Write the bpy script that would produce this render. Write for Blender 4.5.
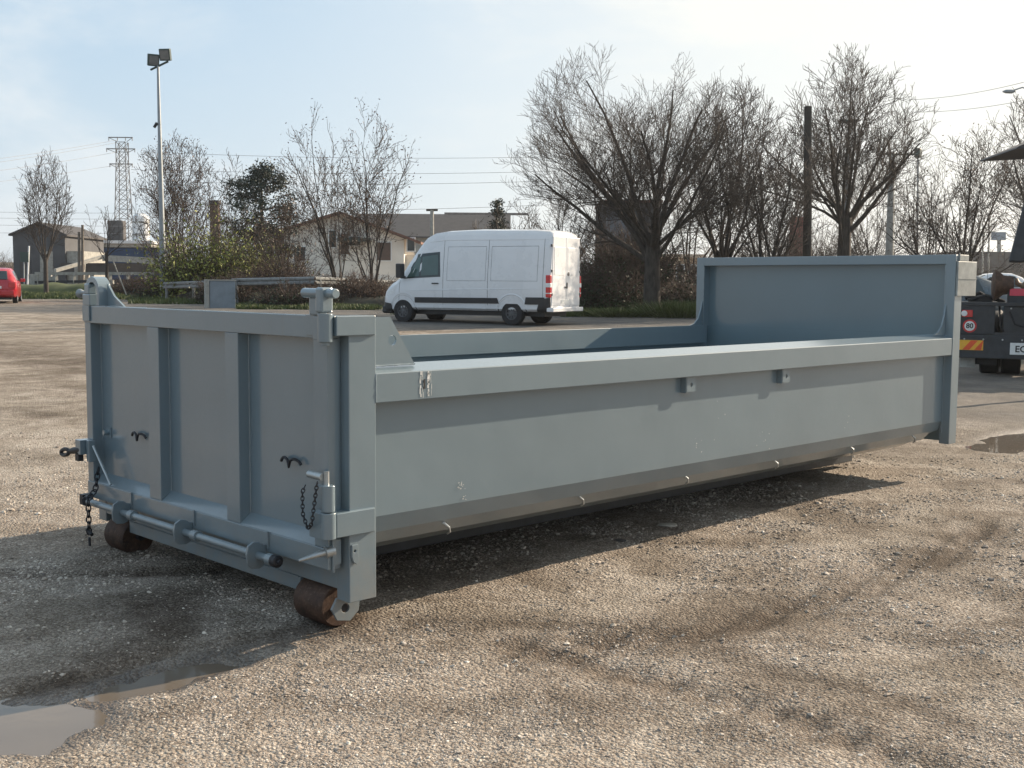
import bpy, bmesh, math, random
import numpy as np
from mathutils import Vector, Matrix, Quaternion
from mathutils.geometry import tessellate_polygon
for o in list(bpy.data.objects): bpy.data.objects.remove(o)
S = bpy.context.scene; C = S.collection; PI = math.pi
# ------------------------------------------------------------------ camera
F = 1157.277; CP = Vector((6.59435, -3.01039, 1.57911))
YAW, PITCH, ROLL = -0.796178, -0.0866474, 0.0076509
FW = Vector((math.sin(YAW)*math.cos(PITCH), math.cos(YAW)*math.cos(PITCH), math.sin(PITCH)))
R0 = Vector((math.cos(YAW), -math.sin(YAW), 0)); U0 = R0.cross(FW)
RT = R0*math.cos(ROLL)+U0*math.sin(ROLL); UP = -R0*math.sin(ROLL)+U0*math.cos(ROLL)
cd = bpy.data.cameras.new('camera'); cam = bpy.data.objects.new('camera', cd); C.objects.link(cam)
cd.sensor_width = 36; cd.lens = F*36/1024; cd.clip_end = 20000; cd.clip_start = .05
M4 = Matrix.Identity(4)
for i in range(3): M4[i][0] = RT[i]; M4[i][1] = UP[i]; M4[i][2] = -FW[i]; M4[i][3] = CP[i]
cam.matrix_world = M4; S.camera = cam
S.render.resolution_x, S.render.resolution_y = 1024, 768
# ------------------------------------------------------------------ light and sky
SUN = Vector((.19, 1, .46)).normalized()
sd = bpy.data.lights.new('sun', 'SUN'); sun = bpy.data.objects.new('sun', sd); C.objects.link(sun)
sd.energy = 5.0; sd.angle = math.radians(.53); sd.color = (1, .84, .65)
sun.rotation_euler = (-SUN).to_track_quat('-Z', 'Y').to_euler(); sun.location = (10, 30, 20)
S.view_settings.view_transform = 'Standard'; S.view_settings.look = 'None'; S.view_settings.gamma = 1
S.view_settings.exposure = 0.86
W = bpy.data.worlds.new('World'); S.world = W; W.use_nodes = True
nt = W.node_tree; nd = nt.nodes; lk = nt.links; nd.clear()
def wn(t, **k):
    n = nd.new(t)
    for a, b in k.items(): setattr(n, a, b)
    return n
sky = wn('ShaderNodeTexSky', sky_type='NISHITA'); sky.sun_disc = False
sky.sun_elevation = math.asin(SUN.z); sky.sun_rotation = math.atan2(SUN.x, SUN.y)
sky.air_density = 1.0; sky.dust_density = 2.0; sky.ozone_density = 1.2
tc = wn('ShaderNodeTexCoord'); mp = wn('ShaderNodeMapping'); mp.inputs['Scale'].default_value = (1.3, 1.3, 4.2)
lk.new(tc.outputs['Generated'], mp.inputs[0])
nz = wn('ShaderNodeTexNoise'); nz.inputs['Scale'].default_value = 2.6; nz.inputs['Detail'].default_value = 9; nz.inputs['Roughness'].default_value = .58; nz.inputs['Distortion'].default_value = .35
lk.new(mp.outputs[0], nz.inputs['Vector'])
cr = wn('ShaderNodeMapRange'); cr.inputs['From Min'].default_value = .43; cr.inputs['From Max'].default_value = .74; cr.inputs['To Min'].default_value = .16; cr.inputs['To Max'].default_value = .95; cr.interpolation_type = 'SMOOTHSTEP'
lk.new(nz.outputs[0], cr.inputs[0])
sx = wn('ShaderNodeSeparateXYZ'); lk.new(tc.outputs['Generated'], sx.inputs[0])
hz = wn('ShaderNodeMapRange'); hz.inputs['From Min'].default_value = .0; hz.inputs['From Max'].default_value = .24; hz.inputs['To Min'].default_value = .62; hz.inputs['To Max'].default_value = 0
lk.new(sx.outputs['Z'], hz.inputs[0])
dp = wn('ShaderNodeVectorMath', operation='DOT_PRODUCT'); dp.inputs[1].default_value = SUN; lk.new(tc.outputs['Generated'], dp.inputs[0])
gl = wn('ShaderNodeMapRange'); gl.inputs['From Min'].default_value = .25; gl.inputs['From Max'].default_value = .85; gl.inputs['To Min'].default_value = 0; gl.inputs['To Max'].default_value = .75
gl.interpolation_type = 'SMOOTHSTEP'
lk.new(dp.outputs['Value'], gl.inputs[0])
def wmath(op, a, b, clamp=False):
    n = wn('ShaderNodeMath', operation=op); n.use_clamp = clamp
    for i, v in enumerate((a, b)):
        if isinstance(v, (int, float)): n.inputs[i].default_value = v
        else: lk.new(v, n.inputs[i])
    return n.outputs[0]
def screen(a, b):
    ia = wmath('SUBTRACT', 1.0, a); ib = wmath('SUBTRACT', 1.0, b)
    return wmath('SUBTRACT', 1.0, wmath('MULTIPLY', ia, ib), True)
veil = wn('ShaderNodeMix', data_type='RGBA'); veil.inputs[0].default_value = .62; veil.inputs[7].default_value = (4.0, 6.2, 8.3, 1); lk.new(sky.outputs[0], veil.inputs[6])
mask = screen(screen(cr.outputs[0], hz.outputs[0]), gl.outputs[0])
cc = wn('ShaderNodeMix', data_type='RGBA')
cc.inputs[6].default_value = (7.0, 7.5, 7.8, 1); cc.inputs[7].default_value = (9.3, 8.9, 7.9, 1)
lk.new(gl.outputs[0], cc.inputs[0])
mx = wn('ShaderNodeMix', data_type='RGBA')
lk.new(mask, mx.inputs[0]); lk.new(veil.outputs[2], mx.inputs[6]); lk.new(cc.outputs[2], mx.inputs[7])
bg = wn('ShaderNodeBackground'); bg.inputs['Strength'].default_value = .067
lk.new(mx.outputs[2], bg.inputs[0]); wo = wn('ShaderNodeOutputWorld'); lk.new(bg.outputs[0], wo.inputs[0])
# ------------------------------------------------------------------ helpers
rng = np.random.default_rng(7); random.seed(7)
def gz0(x, y): return np.clip(.0087*(2.3-x)+.0121*y, -.1, .62)
def P(u, v, D):                       # the point seen at pixel (u,v), D metres deep
    d = FW+RT*((u-512)/F)-UP*((v-384)/F); return CP+d*D
def G(u, D, dz=0.0):                  # ground point below pixel column u at depth D
    p = P(u, 284, D); p.z = float(gz0(p.x, p.y))+dz; return p
def _h(ix, iy, s):
    n = (ix.astype(np.int64)*374761393+iy.astype(np.int64)*668265263+s*1442695041) & 0x7fffffff
    n = ((n ^ (n >> 13))*1274126177) & 0x7fffffff
    return ((n ^ (n >> 16)) & 0xffff)/65535.0
def vnoise(x, y, s=0):
    ix = np.floor(x); iy = np.floor(y); fx = x-ix; fy = y-iy
    fx = fx*fx*(3-2*fx); fy = fy*fy*(3-2*fy)
    a = _h(ix, iy, s); b = _h(ix+1, iy, s); c = _h(ix, iy+1, s); d = _h(ix+1, iy+1, s)
    return (a*(1-fx)+b*fx)*(1-fy)+(c*(1-fx)+d*fx)*fy
def fbm(x, y, s=0, o=4):
    r = 0; a = .5; 
    for i in range(o): r = r+a*vnoise(x, y, s+i*17); x = x*2.03+11.3; y = y*2.03+5.1; a *= .5
    return r
def mesh_np(name, v, quads, mat, parent=None, smooth=False):
    me = bpy.data.meshes.new(name); v = np.asarray(v, np.float32).reshape(-1, 3); q = np.asarray(quads, np.int32)
    k = q.shape[1]
    me.vertices.add(len(v)); me.vertices.foreach_set('co', v.ravel())
    me.loops.add(q.size); me.loops.foreach_set('vertex_index', q.ravel())
    me.polygons.add(len(q)); me.polygons.foreach_set('loop_start', np.arange(len(q), dtype=np.int32)*k)
    me.polygons.foreach_set('loop_total', np.full(len(q), k, np.int32))
    if smooth: me.polygons.foreach_set('use_smooth', np.ones(len(q), bool))
    me.update(calc_edges=True); me.materials.append(mat)
    o = bpy.data.objects.new(name, me); C.objects.link(o)
    if parent: o.parent = parent
    return o
def tag(o, label=None, cat=None, group=None, kind=None):
    if label: o['label'] = label
    if cat: o['category'] = cat
    if group: o['group'] = group
    if kind: o['kind'] = kind
    return o
def thing(name, label, cat, loc=(0, 0, 0), rz=0, group=None):
    o = bpy.data.objects.new(name, None); C.objects.link(o); o.location = loc; o.rotation_euler = (0, 0, rz)
    o.empty_display_size = .2
    return tag(o, label, cat, group)
def dup(o, parent=None):
    c = o.copy(); C.objects.link(c)
    if parent: c.parent = parent
    for ch in list(o.children): dup(ch, c)
    return c
class MB:
    def __init__(s): s.v = []; s.f = []
    def add(s, v, f):
        n = len(s.v); s.v += [tuple(p) for p in v]; s.f += [tuple(i+n for i in q) for q in f]; return s
    def box(s, x0, x1, y0, y1, z0, z1, rot=None, piv=None):
        v = [Vector(p) for p in ((x0,y0,z0),(x1,y0,z0),(x1,y1,z0),(x0,y1,z0),(x0,y0,z1),(x1,y0,z1),(x1,y1,z1),(x0,y1,z1))]
        if rot is not None:
            piv = Vector(piv) if piv is not None else Vector(((x0+x1)/2, (y0+y1)/2, (z0+z1)/2))
            v = [rot @ (p-piv)+piv for p in v]
        return s.add(v, [(0,3,2,1),(4,5,6,7),(0,1,5,4),(1,2,6,5),(2,3,7,6),(3,0,4,7)])
    def hexa(s, v): return s.add(v, [(0,3,2,1),(4,5,6,7),(0,1,5,4),(1,2,6,5),(2,3,7,6),(3,0,4,7)])
    def tube(s, pts, r, n=10, cap=True):
        pts = [Vector(p) for p in pts]; rs = r if isinstance(r, (list, tuple)) else [r]*len(pts)
        base = len(s.v); ref = None
        for i, p in enumerate(pts):
            t = (pts[min(i+1, len(pts)-1)]-pts[max(i-1, 0)]).normalized()
            if ref is None: ref = t.orthogonal().normalized()
            ref = (ref-t*ref.dot(t)).normalized(); b = t.cross(ref)
            for k in range(n):
                a = 2*PI*k/n; s.v.append(tuple(p+(ref*math.cos(a)+b*math.sin(a))*rs[i]))
        for i in range(len(pts)-1):
            for k in range(n):
                a = base+i*n+k; b2 = base+i*n+(k+1) % n; s.f.append((a, b2, b2+n, a+n))
        if cap:
            s.f.append(tuple(base+k for k in range(n-1, -1, -1))); s.f.append(tuple(base+(len(pts)-1)*n+k for k in range(n)))
        return s
    def plate(s, outline, holes, t, axis=0, pos=0.0):
        # outline points are 2-D in the plane normal to axis; extruded from pos to pos+t
        loops = [outline]+list(holes)
        def mk(a, b, h): return (h, a, b) if axis == 0 else ((a, h, b) if axis == 1 else (a, b, h))
        fl = [q for l in loops for q in l]
        tr = tessellate_polygon([[Vector((a, b, 0)) for a, b in l] for l in loops])
        n = len(fl); base = len(s.v)
        s.v += [mk(a, b, pos) for a, b in fl]+[mk(a, b, pos+t) for a, b in fl]
        for q in tr: s.f.append(tuple(base+i for i in q)); s.f.append(tuple(base+n+i for i in reversed(q)))
        st = 0
        for l in loops:
            m = len(l)
            for i in range(m):
                a = base+st+i; b = base+st+(i+1) % m; s.f.append((a, b, b+n, a+n))
            st += m
        return s
    def lathe(s, prof, c, axis, n=24, cap=True):     # prof = [(distance along axis, radius)]
        c = Vector(c); ax = Vector(axis).normalized()
        pts = [c+ax*a for a, r in prof]; rs = [r for a, r in prof]; u = ax.orthogonal().normalized(); w = ax.cross(u); base = len(s.v)
        for p, r in zip(pts, rs):
            for k in range(n):
                a = 2*PI*k/n; s.v.append(tuple(p+(u*math.cos(a)+w*math.sin(a))*max(r, .0005)))
        for i in range(len(pts)-1):
            for k in range(n):
                a = base+i*n+k; b2 = base+i*n+(k+1) % n; s.f.append((a, b2, b2+n, a+n))
        if cap: s.f.append(tuple(base+k for k in range(n-1, -1, -1))); s.f.append(tuple(base+(len(pts)-1)*n+k for k in range(n)))
        return s
    def obj(s, name, mat, parent=None, bevel=0, smooth=False, seg=2, label=None, tf=None, ang=38):
        me = bpy.data.meshes.new(name); vs = s.v if tf is None else [tuple(tf @ Vector(p)) for p in s.v]
        me.from_pydata(vs, [], s.f); bm = bmesh.new(); bm.from_mesh(me)
        bmesh.ops.recalc_face_normals(bm, faces=bm.faces[:])
        if smooth:
            for f in bm.faces: f.smooth = True
            for e in bm.edges:
                if len(e.link_faces) == 2 and e.calc_face_angle() > math.radians(ang): e.smooth = False
        bm.to_mesh(me); bm.free(); me.materials.append(mat)
        o = bpy.data.objects.new(name, me); C.objects.link(o)
        if parent: o.parent = parent
        if bevel:
            m = o.modifiers.new('bevel', 'BEVEL'); m.width = bevel; m.segments = seg; m.limit_method = 'ANGLE'; m.angle_limit = math.radians(40)
        if label: o['label'] = label
        return o
def circ(cx, cy, r, n=16, a0=0, a1=2*PI): return [(cx+r*math.cos(a0+(a1-a0)*k/n), cy+r*math.sin(a0+(a1-a0)*k/n)) for k in range(n)]
# ------------------------------------------------------------------ materials
class NB:
    def __init__(s, name):
        s.m = bpy.data.materials.new(name); s.m.use_nodes = True; s.t = s.m.node_tree; s.n = s.t.nodes; s.b = s.n['Principled BSDF']
    def new(s, t, **k):
        n = s.n.new(t)
        for a, b in k.items(): setattr(n, a, b)
        return n
    def put(s, sock, v):
        if isinstance(v, (int, float)): sock.default_value = v
        elif isinstance(v, (tuple, list)): sock.default_value = tuple(v)+((1,) if len(v) == 3 and sock.type == 'RGBA' else ())
        else: s.t.links.new(v, sock)
    def coord(s, scale=(1, 1, 1), kind='Object'):
        tc = s.new('ShaderNodeTexCoord'); m = s.new('ShaderNodeMapping'); m.inputs['Scale'].default_value = scale
        s.t.links.new(tc.outputs[kind], m.inputs[0]); return m.outputs[0]
    def noise(s, scale, detail=5, rough=.55, vec=None, dist=0):
        n = s.new('ShaderNodeTexNoise'); n.inputs['Scale'].default_value = scale; n.inputs['Detail'].default_value = detail; n.inputs['Roughness'].default_value = rough; n.inputs['Distortion'].default_value = dist
        if vec is not None: s.t.links.new(vec, n.inputs['Vector'])
        return n.outputs[0]
    def rng(s, v, a, b, c=0, d=1):
        n = s.new('ShaderNodeMapRange'); s.put(n.inputs[0], v)
        for i, q in enumerate((a, b, c, d)): n.inputs[i+1].default_value = q
        return n.outputs[0]
    def mix(s, f, a, b):
        n = s.new('ShaderNodeMix', data_type='RGBA'); s.put(n.inputs[0], f); s.put(n.inputs[6], a); s.put(n.inputs[7], b); return n.outputs[2]
    def math(s, op, a, b=0, cl=False):
        n = s.new('ShaderNodeMath', operation=op); n.use_clamp = cl; s.put(n.inputs[0], a); s.put(n.inputs[1], b); return n.outputs[0]
    def bump(s, h, st=.3, d=.01, nrm=None):
        n = s.new('ShaderNodeBump'); n.inputs['Strength'].default_value = st; n.inputs['Distance'].default_value = d; s.put(n.inputs['Height'], h)
        if nrm is not None: s.t.links.new(nrm, n.inputs['Normal'])
        return n.outputs[0]
    def done(s, color, rough=.6, normal=None, **k):
        s.put(s.b.inputs['Base Color'], color); s.put(s.b.inputs['Roughness'], rough)
        if normal is not None: s.t.links.new(normal, s.b.inputs['Normal'])
        for a, b in k.items(): s.put(s.b.inputs[a.replace('_', ' ')], b)
        return s.m
def flat(name, col, rough=.6, var=.25, scale=3, bump=0, bscale=30, **k):
    m = NB(name); v = m.coord(); n = m.noise(scale, 6, .6, v)
    c2 = tuple(c*(1-var) for c in col); c1 = tuple(min(1, c*(1+var*.6)) for c in col)
    nr = m.bump(m.noise(bscale, 5, .6, v), .4, bump) if bump else None
    return m.done(m.mix(m.rng(n, .3, .7), c2, c1), m.math('ADD', m.math('MULTIPLY', n, .15), rough-.07), nr, **k)
def paint_mat(name, col, dirt=(.16, .13, .10), low=.2):
    m = NB(name); v = m.coord()
    big = m.noise(1.1, 5, .6, v); fine = m.noise(60, 4, .6, v); streak = m.noise(5, 6, .65, m.coord((3.2, 3.2, .35)))
    c = m.mix(m.rng(big, .3, .7), tuple(q*.93 for q in col), tuple(q*1.06 for q in col))
    c = m.mix(m.rng(streak, .62, .85, 0, .22), c, dirt)
    ch = m.noise(26, 8, .75, v); chips = m.math('MULTIPLY', m.rng(ch, .715, .735), m.rng(big, .47, .56))
    c = m.mix(m.math('MULTIPLY', chips, .75), c, (.55, .56, .54))
    geo = m.new('ShaderNodeNewGeometry'); sp = m.new('ShaderNodeSeparateXYZ'); m.t.links.new(geo.outputs['Position'], sp.inputs[0])
    dust = m.math('MULTIPLY', m.rng(sp.outputs['Z'], low, low+.36, .45, 0), m.rng(m.noise(7, 6, .7, v), .3, .65))
    c = m.mix(dust, c, (.23, .185, .14))
    r = m.math('ADD', m.rng(fine, .3, .7, .34, .44), m.math('MULTIPLY', dust, .4), True)
    wave = m.noise(2.3, 3, .5, v)
    nr = m.bump(fine, .06, .002, m.bump(wave, .28, .02))
    cw = m.math('SUBTRACT', 1, m.math('MULTIPLY', dust, 1.3), True)
    m.b.inputs['Coat Roughness'].default_value = .13; m.b.inputs['Coat IOR'].default_value = 1.6
    return m.done(c, r, nr, Coat_Weight=cw)
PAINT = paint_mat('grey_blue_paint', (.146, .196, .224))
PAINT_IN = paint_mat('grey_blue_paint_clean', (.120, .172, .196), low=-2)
GALV = flat('galvanised_steel', (.42, .44, .44), .42, .25, 9, Metallic=.75)
DARKSTEEL = flat('dark_steel', (.045, .045, .05), .5, .4, 20, .003, 40, Metallic=.6)
def rust_mat():
    m = NB('rusty_steel'); v = m.coord(); n = m.noise(14, 8, .7, v); n2 = m.noise(60, 5, .7, v)
    c = m.mix(m.rng(n, .35, .65), (.040, .024, .018), (.105, .058, .038)); c = m.mix(m.rng(n2, .55, .75, 0, .5), c, (.24, .17, .12))
    return m.done(c, .62, m.bump(n2, .5, .004), Metallic=.35)
RUST = rust_mat()
SCRAPE = flat('bare_scraped_metal', (.62, .62, .60), .35, .3, 60, .003, 90, Metallic=.2)
ZINCBOX = flat('weathered_zinc_sheet', (.27, .285, .28), .45, .3, 9, .004, 20, Metallic=.3)
BLACKRUB = flat('black_rubber', (.018, .018, .020), .8, .3, 12, .004, 60)
BLACKPLAST = flat('black_plastic', (.028, .029, .032), .5, .2, 9)
VANW = flat('white_van_paint', (.70, .705, .72), .28, .06, 1.5, Coat_Weight=.4)
def glass_mat(name, col=(.02, .028, .03)):
    m = NB(name); v = m.coord(); n = m.noise(2, 3, .5, v)
    return m.done(m.mix(n, col, tuple(c*1.9 for c in col)), .06, None, **{'Specular_IOR_Level': .6})
GLASS = glass_mat('dark_window_glass')
GLASSG = glass_mat('greenish_cab_glass', (.045, .075, .07))
REDL = flat('red_lamp_lens', (.55, .015, .02), .2, .2, 20, Coat_Weight=.6)
WHL = flat('clear_lamp_lens', (.75, .75, .75), .2, .1, 20)
REDPAINT = flat('red_car_paint', (.42, .008, .018), .28, .1, 2, Coat_Weight=.6)
SILV = flat('silver_car_paint', (.42, .44, .46), .3, .1, 3, Metallic=.6)
BLUEC = flat('dark_blue_car_paint', (.05, .07, .085), .25, .1, 3, Coat_Weight=.6)
ALLOY = flat('alloy_rim_metal', (.36, .37, .38), .4, .2, 20, Metallic=.7)
HUBG = flat('grey_wheel_cover', (.10, .10, .105), .5, .2, 20)
PLATEW = flat('white_plate_enamel', (.72, .73, .72), .35, .06, 20)
BLACKP = flat('black_print', (.02, .02, .02), .5, .1)
REDS = flat('red_sign_sheet', (.55, .03, .03), .4, .15, 10)
ORANGES = flat('yellow_reflective_sheet', (.80, .42, .04), .4, .12, 10)
REDST = flat('red_orange_reflective_sheet', (.75, .10, .03), .4, .12, 10)
REDBAND = flat('pink_red_reflective_tape', (.62, .06, .10), .4, .12, 10)
TRUCKBLK_SKIDSHADE = flat('dark_truck_paint_and_skid_shade', (.032, .036, .042), .5, .4, 8, .004, 30)
CONC = flat('weathered_concrete', (.33, .32, .29), .9, .3, 5, .01, 20)
CONCBL = flat('painted_blue_grey_concrete', (.20, .235, .27), .7, .2, 3, .01, 14)
PLASTERW = flat('off_white_plaster', (.74, .70, .63), .9, .12, .6, .02, 8)
PLASTERB = flat('beige_plaster', (.60, .47, .35), .9, .12, .6)
SHEDW = flat('dark_grey_shed_cladding', (.085, .085, .09), .85, .3, .8)
ROOFT = flat('brown_roof_tile', (.17, .085, .06), .85, .3, 3, .03, 9)
ROOFD = flat('dark_grey_roof_sheet', (.065, .06, .06), .8, .25, 2)
WOODP = flat('dark_creosoted_wood', (.038, .032, .026), .85, .35, 6, .01, 30)
IVYW = flat('dark_ivy_wall_render', (.10, .09, .085), .9, .35, 1.2, .03, 9)
BLUET = flat('blue_tarpaulin', (.012, .035, .09), .5, .25, 2)
WIRE = flat('dark_cable', (.20, .20, .21), .6, .1)
LATT = flat('weathered_lattice_steel', (.16, .15, .145), .6, .3, 4)
TANKW = flat('white_tank_paint', (.62, .63, .64), .5, .1, 2)
LAMPG = flat('grey_pole_paint', (.26, .28, .29), .45, .15, 6, Metallic=.4)
DKGREEN = flat('dark_green_metal', (.03, .055, .05), .5, .2, 4)
def bark(name, a, b):
    m = NB(name); v = m.coord((1, 1, .3)); n = m.noise(9, 6, .65, v)
    return m.done(m.mix(m.rng(n, .35, .65), a, b), .9, m.bump(m.noise(30, 5, .6, v), .6, .02))
BARK = bark('grey_brown_bark', (.028, .022, .018), (.070, .057, .047))
TWIG = bark('brown_twig_bark', (.030, .022, .018), (.062, .047, .037))
REDTWIG = bark('reddish_bramble_stem', (.042, .028, .022), (.088, .060, .046))
def leafm(name, a, b, rough=.55):
    m = NB(name); v = m.coord(); n = m.noise(1.7, 4, .7, v); n2 = m.noise(23, 2, .5, v)
    c = m.mix(m.rng(n, .35, .65), a, b); c = m.mix(m.rng(n2, .3, .8, 0, .5), c, tuple(q*.45 for q in a))
    return m.done(c, rough, None, Specular_IOR_Level=.3)
LEAFB = leafm('dead_brown_leaves', (.085, .048, .03), (.16, .09, .055))
LEAFI = leafm('dark_ivy_leaves', (.020, .033, .016), (.055, .078, .032))
LEAFG = leafm('olive_green_leaves', (.13, .16, .03), (.30, .31, .07))
LEAFE = leafm('dark_evergreen_needles', (.010, .022, .015), (.028, .045, .028))
GRASS = leafm('fresh_grass_blades', (.06, .085, .026), (.125, .155, .045))
STONEM = flat('pale_limestone', (.42, .38, .32), .85, .3, 30, .004, 60)
def blotch(m, vec, c):
    a = m.noise(.9, 7, .68, vec, .9); b = m.noise(2.7, 7, .72, vec, .5); d = m.noise(.22, 4, .6, vec)
    f = m.math('ADD', m.math('ADD', m.rng(a, .36, .64, -.55, .55), m.rng(b, .38, .62, -.35, .35)), m.rng(d, .4, .6, .35, .65), True)
    t = m.mix(f, (.66, .62, .585), (1.36, 1.36, 1.38)); n = m.new('ShaderNodeMix', data_type='RGBA', blend_type='MULTIPLY'); m.put(n.inputs[0], .82); m.put(n.inputs[6], c); m.put(n.inputs[7], t)
    return n.outputs[2]
# gravel grains: one colour per instance
def grain():
    m = NB('gravel_grain'); oi = m.new('ShaderNodeObjectInfo'); r = m.new('ShaderNodeValToRGB')
    m.t.links.new(oi.outputs['Random'], r.inputs[0]); e = r.color_ramp.elements
    e[0].color = (.19, .165, .145, 1); e[1].color = (.64, .58, .50, 1)
    for p, c in ((.25, (.25, .205, .165)), (.5, (.35, .295, .24)), (.78, (.44, .385, .325)), (.93, (.52, .46, .385))):
        q = e.new(p); q.color = c+(1,)
    geo = m.new('ShaderNodeNewGeometry')
    return m.done(blotch(m, geo.outputs['Position'], r.outputs[0]), .85)
GRAIN = grain()
def ground_mat():
    m = NB('gravel_yard_soil'); v = m.coord()
    at = m.new('ShaderNodeAttribute', attribute_name='mask'); sp = m.new('ShaderNodeSeparateColor'); m.t.links.new(at.outputs['Color'], sp.inputs[0])
    damp, pale, asph, wet = sp.outputs[0], sp.outputs[1], sp.outputs[2], at.outputs['Alpha']
    big = m.noise(.75, 7, .66, v, .6); mid = m.noise(3.2, 7, .68, v, .3); fine = m.noise(38, 6, .72, v); vf = m.noise(150, 3, .6, v)
    c = m.mix(m.rng(big, .40, .58), (.38, .315, .26), (.58, .50, .42))
    c = m.mix(m.rng(mid, .46, .58, 0, .7), c, (.33, .265, .21))
    patch = m.noise(1.9, 8, .7, v, .8); c = m.mix(m.rng(patch, .52, .60, 0, .65), c, (.24, .19, .15)); c = m.mix(m.rng(patch, .46, .38, 0, .55), c, (.60, .52, .42))
    c = m.mix(m.math('MULTIPLY', m.rng(m.noise(1.3, 6, .65, v, .4), .53, .62), .75), c, (.58, .52, .44))
    far = m.noise(9, 7, .8, v); c = m.mix(m.rng(far, .42, .60, .55, 0), c, (.15, .122, .098))
    c = m.mix(m.math('MULTIPLY', pale, m.rng(mid, .3, .6, .35, 1)), c, (.53, .475, .40))
    vor = m.new('ShaderNodeTexVoronoi'); vor.inputs['Scale'].default_value = 95; m.t.links.new(v, vor.inputs['Vector'])
    vs = m.new('ShaderNodeSeparateColor'); m.t.links.new(vor.outputs['Color'], vs.inputs[0])
    c = m.mix(m.rng(vs.outputs[0], 0, .8, .75, 0), c, (.13, .10, .078))
    c = m.mix(m.rng(vs.outputs[1], .72, 1, 0, .6), c, (.56, .52, .45))
    vor2 = m.new('ShaderNodeTexVoronoi'); vor2.inputs['Scale'].default_value = 62; m.t.links.new(v, vor2.inputs['Vector'])
    v2 = m.new('ShaderNodeSeparateColor'); m.t.links.new(vor2.outputs['Color'], v2.inputs[0])
    c = m.mix(m.rng(v2.outputs[0], .5, 1, 0, .45), c, (.15, .115, .09))
    c = m.mix(m.rng(fine, .35, .7, .35, 0), c, (.12, .095, .075))
    c = m.mix(m.rng(vor.outputs['Distance'], .35, .75, 0, .55), c, (.10, .08, .06)); c = m.mix(m.rng(vs.outputs[2], .55, .95, 0, .55), c, (.60, .54, .45))
    grit = m.noise(260, 3, .75, v); c = m.mix(m.rng(grit, .40, .56, .50, 0), c, (.12, .10, .083)); c = m.mix(m.rng(grit, .56, .70, 0, .65), c, (.70, .645, .57))
    c = blotch(m, v, c)
    asc = m.mix(m.rng(vf, .3, .7), (.085, .083, .082), (.16, .155, .15)); asc = m.mix(m.rng(big, .4, .62, 0, .55), asc, (.22, .195, .165))
    c = m.mix(asph, c, asc)
    dk = m.mix(1.0, c, c); n = m.new('ShaderNodeMix', data_type='RGBA', blend_type='MULTIPLY'); m.put(n.inputs[0], m.math('MULTIPLY', damp, m.rng(mid, .25, .6, .6, 1))); m.put(n.inputs[6], c); m.put(n.inputs[7], (.36, .33, .31))
    c = n.outputs[2]
    h = m.math('ADD', m.math('MULTIPLY', m.math('SUBTRACT', 1, vor.outputs['Distance']), .5), m.math('MULTIPLY', fine, 1.0))
    h2 = m.math('ADD', h, m.math('MULTIPLY', m.math('SUBTRACT', 1, vor2.outputs['Distance']), .9))
    nr = m.bump(h2, .85, .014, m.bump(mid, .5, .05))
    return m.done(c, m.math('SUBTRACT', .95, m.math('MULTIPLY', wet, .62)), nr, Specular_IOR_Level=m.rng(wet, 0, 1, .12, .6))
GROUND = ground_mat()
def puddle_mat():
    m = NB('muddy_puddle_water'); v = m.coord(); n = m.noise(2.5, 4, .5, v)
    return m.done(m.mix(n, (.12, .098, .076), (.165, .135, .105)), .05, m.bump(m.noise(9, 2, .5, v), .05, .01))
WATER = puddle_mat()
# ------------------------------------------------------------------ the yard
def segd(x, y, pts, w):
    d = np.full(x.shape, 1e9)
    for (ax, ay), (bx, by) in zip(pts[:-1], pts[1:]):
        L2 = (bx-ax)**2+(by-ay)**2; t = np.clip(((x-ax)*(bx-ax)+(y-ay)*(by-ay))/L2, 0, 1)
        d = np.minimum(d, np.hypot(x-ax-t*(bx-ax), y-ay-t*(by-ay)))
    return np.exp(-(d/w)**2)
PUDS = [((2.43, -1.42), .23, .25), ((2.33, -.74), .15, .36), ((2.15, 8.75), .40, .85)]
def carve(x, y):
    wx = x+.22*(fbm(x*6, y*6, 5, 4)-.45); wy = y+.26*(fbm(x*6, y*6, 9, 4)-.45)
    r = np.zeros(x.shape)
    for (cx, cy), rx, ry in PUDS:
        q = ((wx-cx)/rx)**2+((wy-cy)/ry)**2; r = np.maximum(r, np.exp(-q*.8))
    return r
RUTS = [([(2.30, .12), (2.28, -.4), (2.36, -1.0), (2.42, -1.7)], .15, 1.5), ([(1.3, -.25), (1.9, -.5), (2.15, -1.2)], .24, 1.2), ([(3.30, .75), (3.50, 1.2), (3.62, 1.9), (3.62, 2.7), (3.6, 3.3), (3.5, 4.4)], .20, 1.0), ([(3.1, .5), (3.96, .62), (4.39, .64), (5.2, .5)], .13, .9),
        ([(2.12, -1.4), (2.10, -.9), (2.1, -.6), (2.2, -.2)], .055, 1.0), ([(.3, -.75), (.75, -.25), (1.05, .15)], .09, .8),
        ([(-18, 5.6), (-14.8, 5.6), (-10.6, 5.3)], .9, .8), ([(-6.9, 2.1), (-6.0, 2.2)], .22, .9), ([(2.9, 3.6), (3.6, 5.0), (4.0, 7)], .12, .4),
        ([(3.6, .0), (3.85, .35)], .18, .6), ([(4.3, 1.9), (4.6, 3.2), (4.5, 5)], .14, .8), ([(2.6, .3), (3.1, .9), (3.9, 1.1), (4.8, 1.0)], .10, .8), ([(2.7, 5.6), (3.3, 7), (3.4, 9)], .2, .7), ([(2.6, -1.2), (2.9, -.6), (3.4, -.2)], .14, .6), ([(1.35, -.45), (1.9, -.5)], .2, .7), ([(-9, 3.6), (-6, 3.9), (-3, 3.4)], .12, .5)]
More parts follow.
